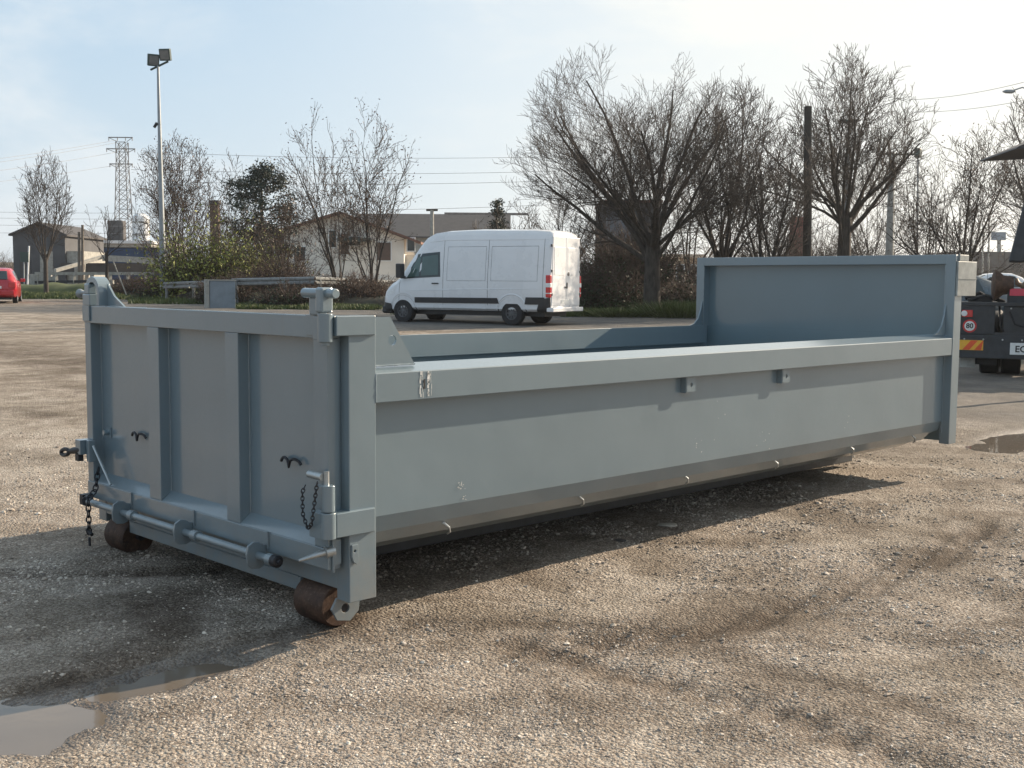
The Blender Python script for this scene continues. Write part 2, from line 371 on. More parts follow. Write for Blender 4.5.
PALES = [([(-3, .8), (-8, 2.2), (-14, 3.2)], .9, .9), ([(-4, 3.4), (-12, 6.5), (-22, 10)], 1.3, .8), ([(-24, 9), (-38, 15)], 3.5, 1.0), ([(3.2, 7.2), (1.8, 9.3)], .5, .8), ([(2.30, .45), (2.75, .66), (2.96, .9), (2.8, 1.7)], .22, 1.0), ([(3.15, 3.2), (3.3, 3.6), (2.9, 4.6)], .17, 1.0), ([(4.4, 1.5), (4.8, 1.35)], .22, .8), ([(1.0, -.7), (1.7, -1.1), (.8, -1.4)], .30, .8),
         ([(-7.5, 2.6), (-5.6, 2.3), (-4, 1.4)], .5, .8), ([(-15, 4), (-10, 3.4)], .8, .6), ([(-34, 9), (-28, 13), (-20, 13)], 2.6, .9), ([(2.5, 1.2), (2.45, 2.4)], .2, .5), ([(.1, -1.2), (-1.5, -1)], .5, .6)]
def masks(x, y):
    wx = x+.25*(fbm(x*2.2, y*2.2, 31, 3)-.45); wy = y+.25*(fbm(x*2.2, y*2.2, 37, 3)-.45)
    damp = np.zeros(x.shape); pale = np.zeros(x.shape)
    for pts, w, s in RUTS: damp = np.maximum(damp, s*segd(wx, wy, pts, w))
    for pts, w, s in PALES: pale = np.maximum(pale, s*segd(wx, wy, pts, w))
    damp = np.maximum(damp, np.clip(carve(x, y)*3.2-.3, 0, 1)*1.2)
    damp = damp*(.45+.9*fbm(x*6, y*6, 3, 3))
    # tarmac lane under the van; dark grey strip by the truck
    n = fbm(x*.35, y*.35, 77, 4)*6
    a1 = 1/(1+np.exp(-((x*-.25+y*.97)-22.3+n*.5)*1.6)); a1 = a1*1/(1+np.exp((x+40)*-.4))
    a2 = .7/(1+np.exp(-((y-9.6+.35*x)+(n-3)*.25)*2.2))*1/(1+np.exp(-(x+8)*.7))
    asp = np.clip(np.maximum(a1, a2), 0, 1)
    return np.clip(damp, 0, 1), np.clip(pale, 0, 1), asp
def relief(x, y):
    d = np.hypot(x-CP.x, y-CP.y); k = np.clip(1-(d-25)/30, .15, 1)
    z = .035*(fbm(x*.55, y*.55, 1, 3)-.44)+.016*(fbm(x*3.1, y*3.1, 2, 3)-.44)+.010*(fbm(x*17, y*17, 8, 3)-.44)*np.clip(1-(d-6)/8, 0, 1)
    dm = np.zeros(x.shape)
    for pts, w, s in (RUTS[2:6]): dm = np.maximum(dm, s*segd(x, y, pts, w*.8))
    z = z*k-.022*dm*(1+.5*np.sin(x*40+y*9))*k
    inbox = np.clip(1-np.hypot(np.clip(np.abs(x-1.25)-1.2, 0, 9), np.clip(np.abs(y-3)-3, 0, 9))/.5, 0, 1)
    z = np.where(inbox > 0, z-.012*inbox*0, z)
    return z-.060*carve(x, y)
def gz(x, y):
    x = np.atleast_1d(np.asarray(x, float)); y = np.atleast_1d(np.asarray(y, float)); return gz0(x, y)+relief(x, y)
def build_ground():
    fa = math.atan2(FW.y, FW.x)
    a = np.concatenate([np.linspace(-PI, -.52, 60, endpoint=False), np.linspace(-.52, .52, 560), np.linspace(.52, PI, 60)[1:]])[:-1]
    r = np.concatenate([[.02, .6, 1.2, 1.9], np.geomspace(2.4, 60, 370), np.geomspace(64, 4000, 60)])
    A, R = np.meshgrid(a+fa, r); X = CP.x+R*np.cos(A); Y = CP.y+R*np.sin(A)
    Z = gz0(X, Y)+np.where(R < 70, relief(X, Y), 0)
    n, m = A.shape; i = np.arange(n-1)[:, None]*m; j = np.arange(m)[None, :]; j2 = (j+1) % m
    q = np.stack([i+j, i+j2, i+m+j2, i+m+j], -1).reshape(-1, 4)
    o = mesh_np('ground', np.stack([X, Y, Z], -1), q[:, ::-1], GROUND, None, True)
    d, p, s = masks(X, Y); wet_ = np.clip(np.clip(carve(X, Y)*3.0-.3, 0, 1)+.75*segd(X, Y, RUTS[0][0], .12)*np.clip(fbm(X*7, Y*7, 43, 3)*3-.9, 0, 1), 0, 1); at = o.data.color_attributes.new('mask', 'FLOAT_COLOR', 'POINT')
    at.data.foreach_set('color', np.stack([d, p, s, wet_], -1).astype(np.float32).ravel())
    tag(o, 'sunlit beige gravel and dried mud yard with tyre ruts', None, None, 'structure'); return o
ground = build_ground()
zz = []
for i, ((cx, cy), rx, ry) in enumerate(PUDS):
    k = 40; pts = [(cx+rx*1.55*math.cos(2*PI*t/k), cy+ry*1.55*math.sin(2*PI*t/k)) for t in range(k)]
    px_ = np.array([p[0] for p in pts]); py_ = np.array([p[1] for p in pts])
    rim = gz(px_, py_)+.060*carve(px_, py_); zs = float(rim.min())-.006   # the sheet dives under the soil at its rim
    w = MB(); w.add([(a, b, zs) for a, b in pts], [tuple(range(k))]); o = w.obj('puddle', WATER)
    tag(o, ['muddy brown puddle at the bottom left of the yard', 'narrow puddle along the edge of the container shadow', 'brown puddle in the gravel at the right edge'][i], None, None, 'structure')
# loose gravel, instanced on points
def build_gravel():
    N = 330000; fa = math.atan2(FW.y, FW.x)
    rr = 3.2*np.exp(rng.random(N)**1.15*1.35); aa = fa+(rng.random(N)-.5)*1.12
    x = CP.x+rr*np.cos(aa); y = CP.y+rr*np.sin(aa)
    d, p, s = masks(x, y); cl = fbm(x*2.4, y*2.4, 61, 4)
    keep = rng.random(N) < np.clip(.12+3.6*(cl-.40), .04, 1)*np.clip(1-1.25*carve(x, y)*1.6, 0, 1)*(1-.7*p)*(1-.3*s)*(1-.55*np.clip(d, 0, 1))*(1-.85*segd(x, y, RUTS[0][0], .26))*(1-.7*segd(x, y, RUTS[1][0], .28))
    x, y, rr = x[keep], y[keep], rr[keep]; n = len(x)
    sz = np.clip(np.exp(rng.normal(-5.88, .52, n)), .0014, .014)*np.clip(rr/5, .8, 1.6)
    z = gz(x, y)+sz*.15
    me = bpy.data.meshes.new('gravel_points'); me.vertices.add(n); me.vertices.foreach_set('co', np.stack([x, y, z], -1).astype(np.float32).ravel())
    at = me.attributes.new('size', 'FLOAT', 'POINT'); at.data.foreach_set('value', sz.astype(np.float32))
    o = bpy.data.objects.new('loose_gravel', me); C.objects.link(o)
    g = bpy.data.node_groups.new('scatter_gravel', 'GeometryNodeTree')
    g.interface.new_socket('Geometry', in_out='INPUT', socket_type='NodeSocketGeometry'); g.interface.new_socket('Geometry', in_out='OUTPUT', socket_type='NodeSocketGeometry')
    N_ = g.nodes; L_ = g.links; gi = N_.new('NodeGroupInput'); go = N_.new('NodeGroupOutput')
    ico = N_.new('GeometryNodeMeshIcoSphere'); ico.inputs['Radius'].default_value = 1; ico.inputs['Subdivisions'].default_value = 1
    sp = N_.new('GeometryNodeSetPosition'); rv = N_.new('FunctionNodeRandomValue'); rv.data_type = 'FLOAT_VECTOR'
    rv.inputs[0].default_value = (-.3, -.3, -.3); rv.inputs[1].default_value = (.3, .3, .3)
    L_.new(ico.outputs[0], sp.inputs[0]); L_.new(rv.outputs[0], sp.inputs['Offset'])
    sm = N_.new('GeometryNodeSetMaterial'); sm.inputs['Material'].default_value = GRAIN; L_.new(sp.outputs[0], sm.inputs[0])
    mp_ = N_.new('GeometryNodeMeshToPoints'); L_.new(gi.outputs[0], mp_.inputs[0])
    ip = N_.new('GeometryNodeInstanceOnPoints'); L_.new(mp_.outputs[0], ip.inputs['Points']); L_.new(sm.outputs[0], ip.inputs['Instance'])
    na = N_.new('GeometryNodeInputNamedAttribute'); na.data_type = 'FLOAT'; na.inputs[0].default_value = 'size'
    sv = N_.new('FunctionNodeRandomValue'); sv.data_type = 'FLOAT_VECTOR'; sv.inputs[0].default_value = (.7, .7, .45); sv.inputs[1].default_value = (1.4, 1.1, .8)
    vm = N_.new('ShaderNodeVectorMath'); vm.operation = 'SCALE'; L_.new(sv.outputs[0], vm.inputs[0]); L_.new(na.outputs[0], vm.inputs['Scale'])
    L_.new(vm.outputs[0], ip.inputs['Scale'])
    ro = N_.new('FunctionNodeRandomValue'); ro.data_type = 'FLOAT_VECTOR'; ro.inputs[0].default_value = (-.4, -.4, 0); ro.inputs[1].default_value = (.4, .4, 6.28); ro.inputs['Seed'].default_value = 4
    L_.new(ro.outputs[0], ip.inputs['Rotation']); L_.new(ip.outputs[0], go.inputs[0])
    md = o.modifiers.new('scatter', 'NODES'); md.node_group = g; me.materials.append(GRAIN)
    tag(o, 'loose angular gravel strewn over the yard in front of the container', None, None, 'stuff')
build_gravel()
def rock(name, x, y, s, label, cat='stone', flatn=.45, mat=STONEM, rz=0):
    bm = bmesh.new(); bmesh.ops.create_icosphere(bm, subdivisions=2, radius=1)
    r = random.Random(int(x*1000)+int(y*77))
    for v in bm.verts: v.co = v.co*(1+r.uniform(-.16, .16)); v.co.z *= flatn; v.co.x *= 1.35
    me = bpy.data.meshes.new(name); bm.to_mesh(me); bm.free(); me.materials.append(mat)
    o = bpy.data.objects.new(name, me); C.objects.link(o); o.scale = (s, s, s); o.rotation_euler = (0, 0, rz)
    o.location = (x, y, float(gz(x, y)[0])+s*flatn*.4); tag(o, label, cat)
rock('stone', 2.03, 2.87, .052, 'pale flat stone lying at the shadow edge beside the container', flatn=.22, rz=.9)
rock('stone', 2.37, -1.27, .021, 'small pale stone at the upper right rim of the muddy puddle', flatn=.5)
rock('stone', 2.36, -1.50, .018, 'small pale stone at the left rim of the muddy puddle', flatn=.5)
rock('stone', 2.10, 2.32, .03, 'dark flat stone half in the container shadow', flatn=.25, mat=flat('dark_stone', (.08, .07, .065), .8))

# ------------------------------------------------------------------ the container
CT = thing('container', 'long open grey-blue steel roll-off container standing on the gravel', 'container')
def cb(name, bm, mat=PAINT, parent=CT, bevel=.005, smooth=False, label=None): return bm.obj(name, mat, parent, bevel, smooth, 2, label)
def mirror(f, name, **k):
    for s in (1, -1): f(s, name, **k)
X = lambda s, x: x if s > 0 else 2.5-x
def xb(m, s, x0, x1, *a): a0, a1 = sorted((X(s, x0), X(s, x1))); m.box(a0, a1, *a); return m
# side walls with the rounded sill
prof = [(2.433, 1.06), (2.433, .78), (2.433, .512), (2.402, .432), (2.345, .366), (2.26, .322), (2.17, .303), (2.05, .298)]
def wall(s):
    ys = list(np.linspace(.05, 5.35, 22))+[5.45, 5.55, 5.64, 5.72, 5.79, 5.85, 5.90]
    v = []; f = []; m = len(prof)
    for y in ys:
        t = max(0, (y-5.35)/.55); lift = .15*t**2.2
        for x, z in prof:
            zz_ = max(z, .298+lift) if z < .6 else z; xx = x
            dent = .006*(vnoise(np.array([y*1.3]), np.array([z*3]), 4)[0]-.5)
            v.append((X(s, xx+(dent if z > .5 and z < 1 else 0)), y, zz_+(lift*.3 if z < .35 else 0)))
    for i in range(len(ys)-1):
        for k in range(m-1): a = i*m+k; f.append((a, a+1, a+1+m, a+m))
    # inner face
    n = len(v); off = .012
    vi = [(x-off*(1 if s > 0 else -1), y, z+.008) for x, y, z in v]
    v2 = v+vi; f2 = f+[tuple(n+i for i in reversed(q)) for q in f]
    for i in range(len(ys)-1):
        for k in (0, m-1): a = i*m+k; f2.append((a, a+m, n+a+m, n+a))
    for e in (0, (len(ys)-1)*m):
        for k in range(m-1): f2.append((e+k, e+k+1, n+e+k+1, n+e+k))
    b = MB(); b.add(v2, f2); o = b.obj('side_wall', PAINT, CT, 0, True, ang=14); return o
wall(1); wall(-1)
for s in (1, -1):
    y0, y1 = .149, 5.858; a, b_ = (2.497, 2.372)
    m = MB(); m.hexa([(X(s,b_),y0,1.041),(X(s,a),y0,1.041),(X(s,a),y1,1.041),(X(s,b_),y1,1.041),(X(s,b_),y0,1.207),(X(s,a),y0,1.175),(X(s,a),y1,1.175),(X(s,b_),y1,1.207)])
    cb('side_rail', m, PAINT, CT, .004)
    cb('rear_post', xb(MB(), s, 2.404, 2.5, 0, .148, .159, 1.43), PAINT, CT, .0035)
    cb('front_post', xb(MB(), s, 2.418, 2.5, 5.86, 5.986, .33, 1.83), PAINT, CT, .0035)
    g = [(.150, 1.423), (.285, 1.423), (.43, 1.20), (.150, 1.20)]
    m = MB(); m.plate(g, [circ(.297, 1.317, .024, 12)], .012, 0, X(s, 2.425)-.006); cb('corner_gusset', m, PAINT, CT, 0)
    g = [(5.858, 1.44), (5.84, 1.36), (5.80, 1.27), (5.74, 1.222), (5.66, 1.202), (5.858, 1.202)]
    m = MB(); m.plate(g, [], .012, 0, X(s, 2.43)-.006); cb('corner_gusset', m, PAINT, CT, 0)
# floor, sill, front board
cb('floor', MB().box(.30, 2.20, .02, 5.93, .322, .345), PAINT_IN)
m = MB(); m.box(.387, 2.112, .001, .10, .138, .205); m.box(.097, 2.403, .001, .10, .206, .335); cb('rear_sill', m)
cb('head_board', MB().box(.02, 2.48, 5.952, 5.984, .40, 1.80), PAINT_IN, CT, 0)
cb('head_frame_top', MB().box(.003, 2.497, 5.862, 5.988, 1.757, 1.832), PAINT, CT, .0035)
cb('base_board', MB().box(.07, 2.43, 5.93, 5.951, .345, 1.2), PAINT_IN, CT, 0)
m = MB()
for x in (.72, 1.70): m.box(x, x+.08, .12, 5.95, .13, .30)
for i, x in enumerate((.72, 1.70)): pass
cb('skid_beam', MB().box(.72, .80, .30, 5.80, .11, .298), TRUCKBLK_SKIDSHADE); cb('skid_beam', MB().box(1.62, 1.70, .30, 5.80, .11, .298), TRUCKBLK_SKIDSHADE)  # near-black colour paints in the shade under the floor
for k in range(8): cb('cross_member', MB().box(.801, 1.619, .5+k*.7, .56+k*.7, .21, .297), TRUCKBLK_SKIDSHADE, CT, 0)  # cross members carry the same painted underside shade
# hook frame at the front
m = MB(); m.tube([(.9, 6.0, .3), (.9, 6.18, .5), (1.15, 6.18, 1.62), (1.35, 6.18, 1.62), (1.6, 6.18, .5), (1.6, 6.0, .3)], .045, 10); cb('hook_frame', m, PAINT, CT, 0, True)
# pale sheet box on the front corner
m = MB(); m.box(2.501, 2.518, 5.868, 6.20, 1.507, 1.780); m.box(2.30, 2.5, 5.992, 6.20, 1.507, 1.780)
bx = cb('sheet_box', m, ZINCBOX, CT, .003); MB().box(2.40, 2.514, 5.90, 6.06, 1.782, 1.832).obj('box_lid', ZINCBOX, bx, .003)
MB().box(2.519, 2.522, 5.87, 6.20, 1.64, 1.646).obj('box_seam', ZINCBOX, bx)
# welded parts on the near side
for k, (y, z) in enumerate(((.661, .39), (1.632, .403), (2.571, .414), (3.546, .405), (4.529, .405), (5.471, .402))):
    m = MB(); x = 2.378
    m.tube([(x-.03, y-.03, z+.03), (x+.012, y-.012, z+.022), (x+.030, y+.004, z+.002), (x+.026, y+.012, z-.022), (x+.008, y+.012, z-.034)], [.007, .007, .0065, .006, .005], 7)
    cb('tarp_hook', m, GALV, CT, 0, True)
for y in (2.455, 3.475):
    m = MB(); m.box(2.434, 2.472, y-.002, y+.004, .945, 1.040); m.plate([(y+.005, .950), (y+.088, .950), (y+.088, 1.040), (y+.005, 1.040)], [circ(y+.048, .992, .013, 8)], .008, 0, 2.466)
    b_ = cb('rail_bracket', m, PAINT, CT, 0)
m = MB(); rs_ = random.Random(9)
for y0, w0, a_ in ((.404, .010, 6), (.420, .005, 5), (.449, .016, 9), (.470, .004, 4)):
    for k in range(a_):
        z0 = 1.05+.12*k/a_+rs_.uniform(0, .01); w_ = w0*rs_.uniform(.5, 1.2); h_ = .12/a_*rs_.uniform(.6, 1.3); d_ = rs_.uniform(-.003, .003)
        m.add([(2.4990, y0+d_, z0), (2.4990, y0+d_+w_, z0-.002), (2.4990, y0+d_+w_*.9, min(1.173, z0+h_)), (2.4990, y0+d_+w_*.1, min(1.173, z0+h_))], [(0, 1, 2, 3)])
cb('paint_scrape', m, SCRAPE, CT, 0, label='bare vertical scrape marks in the rail paint')
MB().box(2.4985, 2.500, .425, .436, 1.09, 1.135).obj('slot_hole', BLACKP, CT)
m = MB(); rr_ = random.Random(3)
for cx, cz, n_, sp in ((.72, .60, 14, .012), (2.62, .62, 6, .03), (3.3, .60, 7, .05), (4.4, .62, 5, .06), (2.9, .8, 4, .09), (.74, .53, 6, .015)):
    for k in range(n_):
        a = cx+rr_.gauss(0, sp); b = cz+rr_.gauss(0, sp*.8); w = rr_.uniform(.002, .006); h = rr_.uniform(.001, .005)
        m.add([(2.4365, a-w, b), (2.4365, a, b-h), (2.4365, a+w*.8, b+h*.2), (2.4365, a+w*.1, b+h)], [(0, 1, 2, 3)])
tag(cb('paint_chip', m, SCRAPE, CT, 0), kind='stuff')
def weld(a, b, parent=CT, r=.0045):
    a = Vector(a); b = Vector(b); n = max(4, int((b-a).length/.018)); rw = random.Random(int(a.x*997+a.z*131+a.y*17)); pts = []; rs = []
    for k in range(n+1):
        pts.append(a.lerp(b, k/n)+Vector((rw.uniform(-1, 1), rw.uniform(-1, 1), rw.uniform(-1, 1)))*.0012); rs.append(r*rw.uniform(.7, 1.25))
    m = MB(); m.tube(pts, rs, 6); return m.obj('weld_bead', PAINT, parent, 0, True)
weld((2.4345, .15, 1.0405), (2.4345, 5.85, 1.0405)); weld((2.498, .1495, 1.045), (2.498, .1495, 1.172)); weld((2.44, .1495, .50), (2.44, .1495, 1.04)); weld((2.437, 5.858, .42), (2.437, 5.858, 1.04))
weld((2.43, .155, 1.203), (2.43, .43, 1.203)); weld((2.418, 5.861, 1.20), (2.418, 5.861, 1.75)); weld((.083, 5.861, 1.20), (.083, 5.861, 1.75)); weld((2.501, .139, 1.35), (2.501, .139, 1.43)); weld((2.502, .132, .468), (2.502, .132, .574))
for x in (.793, .920, 1.592, 1.712): weld((x, -.0135, .45), (x, -.0135, 1.33), CT, .004)
weld((.108, -.0135, .45), (.108, -.0135, 1.33), CT, .004); weld((.11, -.0135, 1.332), (2.34, -.0135, 1.332), CT, .004); weld((.40, -.003, .308), (2.40, -.003, .308), CT, .005); weld((.40, -.001, .2055), (2.10, -.001, .2055), CT, .004)
# rollers
for s in (1, -1):
    xa, xb_ = sorted((X(s, 2.115), X(s, 2.345)))
    m = MB(); m.lathe([(0, .05), (0, .092), (.012, .103), (xb_-xa-.012, .103), (xb_-xa, .094), (xb_-xa, .05)], (xa, .055, .105+.004*s), (1, 0, 0), 32)
    ro_ = cb('roller', m, RUST, CT, 0, True)
    m = MB(); m.plate([(.01, .158), (-.02, .11), (.01, .055), (.08, .040), (.13, .08), (.14, .158)], [circ(.055, .105, .022, 12)], .014, 0, X(s, 2.385)-.007); m.obj('axle_plate', PAINT, ro_, .002)
    m = MB(); m.tube([(xa-.04, .055, .106), (xb_+.04, .055, .106)], .018, 10); m.obj('axle', DARKSTEEL, ro_, 0, True)
    cb('roller_housing', xb(MB(), s, 2.09, 2.40, .101, .14, .24, .30), PAINT, CT, 0)
# near-side latch work
cb('corner_cap', MB().box(2.4, 2.514, -.074, .138, 1.347, 1.434), PAINT, CT, .004)
cb('hinge_arm', MB().box(2.43, 2.516, -.080, .131, .466, .575), PAINT, CT, .004)
# ---- tailgate
TG = MB().box(.035, 2.44, -.012, -.002, .33, 1.42).obj('tailgate', PAINT, CT)
def tgp(name, m, bevel=.003, mat=PAINT, smooth=False, label=None): return m.obj(name, mat, TG, bevel, smooth, 2, label)
tgp('top_beam', MB().box(.031, 2.449, -.078, -.013, 1.334, 1.433))
tgp('bottom_beam', MB().box(.031, 2.449, -.078, -.013, .311, .405))
m = MB(); m.hexa([(.107, -.073, .40), (2.34, -.073, .40), (2.34, -.0125, .43), (.107, -.0125, .43), (.107, -.073, .407), (2.34, -.073, .407), (2.34, -.0125, .455), (.107, -.0125, .455)]); tgp('bottom_ledge', m, 0)
tgp('stile', MB().box(.034, .106, -.075, -.0125, .406, 1.333)); tgp('stile', MB().box(2.341, 2.446, -.075, -.0125, .406, 1.333))
tgp('rib', MB().box(.793, .920, -.0745, -.0125, .408, 1.333)); tgp('rib', MB().box(1.592, 1.712, -.0745, -.0125, .408, 1.333))
# little welded m-shaped catches
for x, z in ((.53, .715), (2.03, .745)):
    m = MB(); pts = [(x-.02+.085*t*1.9, -.03-.012*math.sin(t*PI), z+.022*abs(math.sin(t*PI*2))**.7+(-.018 if abs(t-.5) < .06 else 0)) for t in np.linspace(0, 1, 17)]
    m.tube(pts, .007, 7); tgp('catch', m, 0, DARKSTEEL, True)
m = MB(); m.tube([(.19, -.012, .70), (.19, -.05, .70)], .016, 8); m.box(.16, .22, -.02, -.013, .67, .73); tgp('bolt', m, 0)
# shaft with its hook brackets
m = MB(); m.tube([(.14, -.125, .30), (2.10, -.125, .30)], .019, 12); tgp('shaft', m, 0, PAINT, True)
for x in (.56, 1.25, 1.94):
    m = MB(); o_ = [(-.0785, .345), (-.10, .348), (-.118, .362), (-.150, .366), (-.178, .350), (-.186, .31), (-.182, .262), (-.160, .240), (-.120, .236), (-.095, .246), (-.0785, .28)]
    m.plate(o_, [], .014, 0, x); tgp('hook_bracket', m, .002)
    m = MB(); m.tube([(x+.100, -.125, .30), (x+.15, -.125, .30)], .028, 14); tgp('collar', m, .002, PAINT, True)
    tgp('pointer_plate', MB().box(x+.03, x+.038, -.088, -.0785, .33, .41), 0)
m = MB(); m.lathe([(0, .022), (.008, .029), (.042, .029), (.048, .020), (.048, .013), (.065, .011)], (2.078, -.125, .30), (1, 0, 0), 14); tgp('end_knob', m, 0, DARKSTEEL, True)
def chain(name, pts, parent, r=.004, ll=.034, mat=DARKSTEEL):
    pts = [Vector(p) for p in pts]; m = MB(); acc = 0; k = 0
    L = [0]
    for a, b in zip(pts[:-1], pts[1:]): L.append(L[-1]+(b-a).length)
    def at(t):
        for i in range(len(pts)-1):
            if t <= L[i+1]: return pts[i].lerp(pts[i+1], (t-L[i])/max(1e-9, L[i+1]-L[i]))
        return pts[-1]
    step = ll*.72
    while k*step < L[-1]-step:
        a = at(k*step); b = at((k+1)*step); t = (b-a).normalized(); c = (a+b)/2
        s1 = t.orthogonal().normalized(); s2 = t.cross(s1); sd_ = s1 if k % 2 else s2
        ring = [c+t*(ll*.5*math.cos(q))*1.0+sd_*(ll*.3*math.sin(q)) for q in np.linspace(0, 2*PI, 11)]
        m.tube(ring, r, 5, False); k += 1
    return m.obj(name, mat, parent, 0, True)
chain('chain', [(.205, -.09, .50), (.205, -.105, .42), (.215, -.112, .38), (.225, -.165, .33), (.228, -.165, .10)], TG, .0045, .046)
m = MB(); m.tube([(.20, -.165, .15), (.262, -.165, .13)], .011, 7); m.tube([(.228, -.165, .11), (.232, -.165, .06)], .008, 6); tgp('chain_pin', m, 0, DARKSTEEL, True)
# left edge latch: plate, eye, stay rod
m = MB(); m.box(.115, .150, -.12, -.0785, .53, .655); m.box(.035, .10, -.15, -.0785, .57, .655); tgp('latch_plate', m, .003)
m = MB(); m.tube([(.08, -.13, .598), (-.0, -.145, .585), (-.04, -.15, .575)], [.022, .020, .014], 10); m.box(.03, .075, -.15, -.12, .53, .58)
ring = [Vector((-.095+.055*math.cos(a), -.155, .566+.018*math.sin(a)+.15*.055*math.cos(a))) for a in np.linspace(0, 2*PI, 15)]; m.tube(ring, .012, 7, False); tgp('latch_eye', m, 0, DARKSTEEL, True)
m = MB(); m.tube([(.165, -.10, .625), (.345, -.085, .42)], .008, 6); tgp('stay_rod', m, 0, GALV, True)
m = MB(); m.tube([(.08, -.10, .30), (.13, -.13, .30)], .03, 10); m.box(.03, .075, -.13, -.0785, .27, .33); tgp('shaft_bearing', m, 0, DARKSTEEL)
# top left lug: arched strap, block, gusset, ball
m = MB(); m.box(.03, .125, -.085, -.02, 1.434, 1.50); m.box(.045, .105, -.08, -.03, 1.50, 1.56); tgp('lug_block', m, .006)
m = MB(); m.box(.034, .12, -.088, -.079, 1.345, 1.433); tgp('lug_foot', m, .002)
arc_o = [(.215, 1.434)]+[(.125+.09*math.cos(a), 1.515+.085*math.sin(a)) for a in np.linspace(0, PI, 13)]; arc_i = [(.125+.058*math.cos(a), 1.515+.053*math.sin(a)) for a in np.linspace(PI, 0, 13)]+[(.183, 1.434)]
m = MB(); m.plate(arc_o+arc_i, [], .075, 1, -.07); tgp('arched_strap', m, .002)
m = MB(); m.plate([(.216, 1.434), (.42, 1.434), (.30, 1.49), (.216, 1.565)], [], .012, 1, -.02); tgp('lug_gusset', m, 0)
m = MB(); m.lathe([(-.028, .005), (-.02, .02), (0, .029), (.02, .022), (.028, .012), (.10, .011)], (-.095, -.04, 1.50), (1, 0, .1), 12); tgp('ball_handle', m, 0, LAMPG, True)
# top right pin and lug
m = MB(); m.tube([(2.325, -.11, 1.532), (2.548, -.10, 1.530)], .021, 16); tgp('top_pin', m, .003, PAINT, True)
m = MB(); m.box(2.355, 2.43, -.108, -.060, 1.434, 1.515); tgp('pin_neck', m, .008)
m = MB(); m.box(2.30, 2.425, -.086, -.079, 1.345, 1.436); tgp('neck_plate', m, .002)
m = MB(); m.box(2.448, 2.496, -.140, -.075, 1.447, 1.556); tgp('lug', m, .01)
m = MB(); m.tube([(2.475, -.105, 1.322), (2.475, -.105, 1.444)], .034, 14); m.tube([(2.475, -.105, 1.306), (2.475, -.105, 1.322)], .022, 10); m.box(2.38, 2.475, -.105, -.07, 1.33, 1.43); tgp('hinge_barrel', m, .002, PAINT, True)
# lower right hinge barrels, chain, pin, lever
m = MB(); m.tube([(2.49, -.105, .585), (2.49, -.105, .700)], .030, 14); m.box(2.40, 2.48, -.115, -.079, .60, .69); tgp('hinge_barrel', m, .002, PAINT, True)
m = MB(); m.tube([(2.49, -.105, .465), (2.49, -.105, .580)], .034, 14); m.box(2.38, 2.49, -.13, -.079, .462, .575); cb('hinge_barrel', m, PAINT, CT, .002, True)
m = MB(); m.tube([(2.375, -.125, .738), (2.47, -.12, .735)], .017, 10); m.tube([(2.478, -.105, .70), (2.478, -.105, .76)], .012, 8); tgp('locking_pin', m, 0, GALV, True)
chain('chain', [(2.465, -.145, .715), (2.445, -.15, .60), (2.43, -.15, .53), (2.40, -.15, .50), (2.36, -.15, .56), (2.345, -.14, .66), (2.345, -.12, .69)], TG, .0026, .024)
m = MB(); m.tube([(2.40, -.20, .367), (2.43, -.11, .388), (2.435, -.085, .392)], [.006, .015, .016], 10); m.tube([(2.437, -.085, .392), (2.447, -.045, .397)], .026, 12); tgp('lever', m, 0, GALV, True)
m = MB(); m.plate([(-.062, .30), (-.052, .30), (-.05, .33), (-.018, .335), (-.018, .445), (-.062, .452)], [], .012, 0, 2.452); tgp('lever_plate', m, .002)
m = MB(); m.plate([(.003, .422), (.035, .425), (.042, .345), (.03, .332), (.012, .345), (.003, .37)], [circ(.018, .395, .007, 8)], .014, 0, 2.502); cb('keeper_plate', m, PAINT, CT, .002)
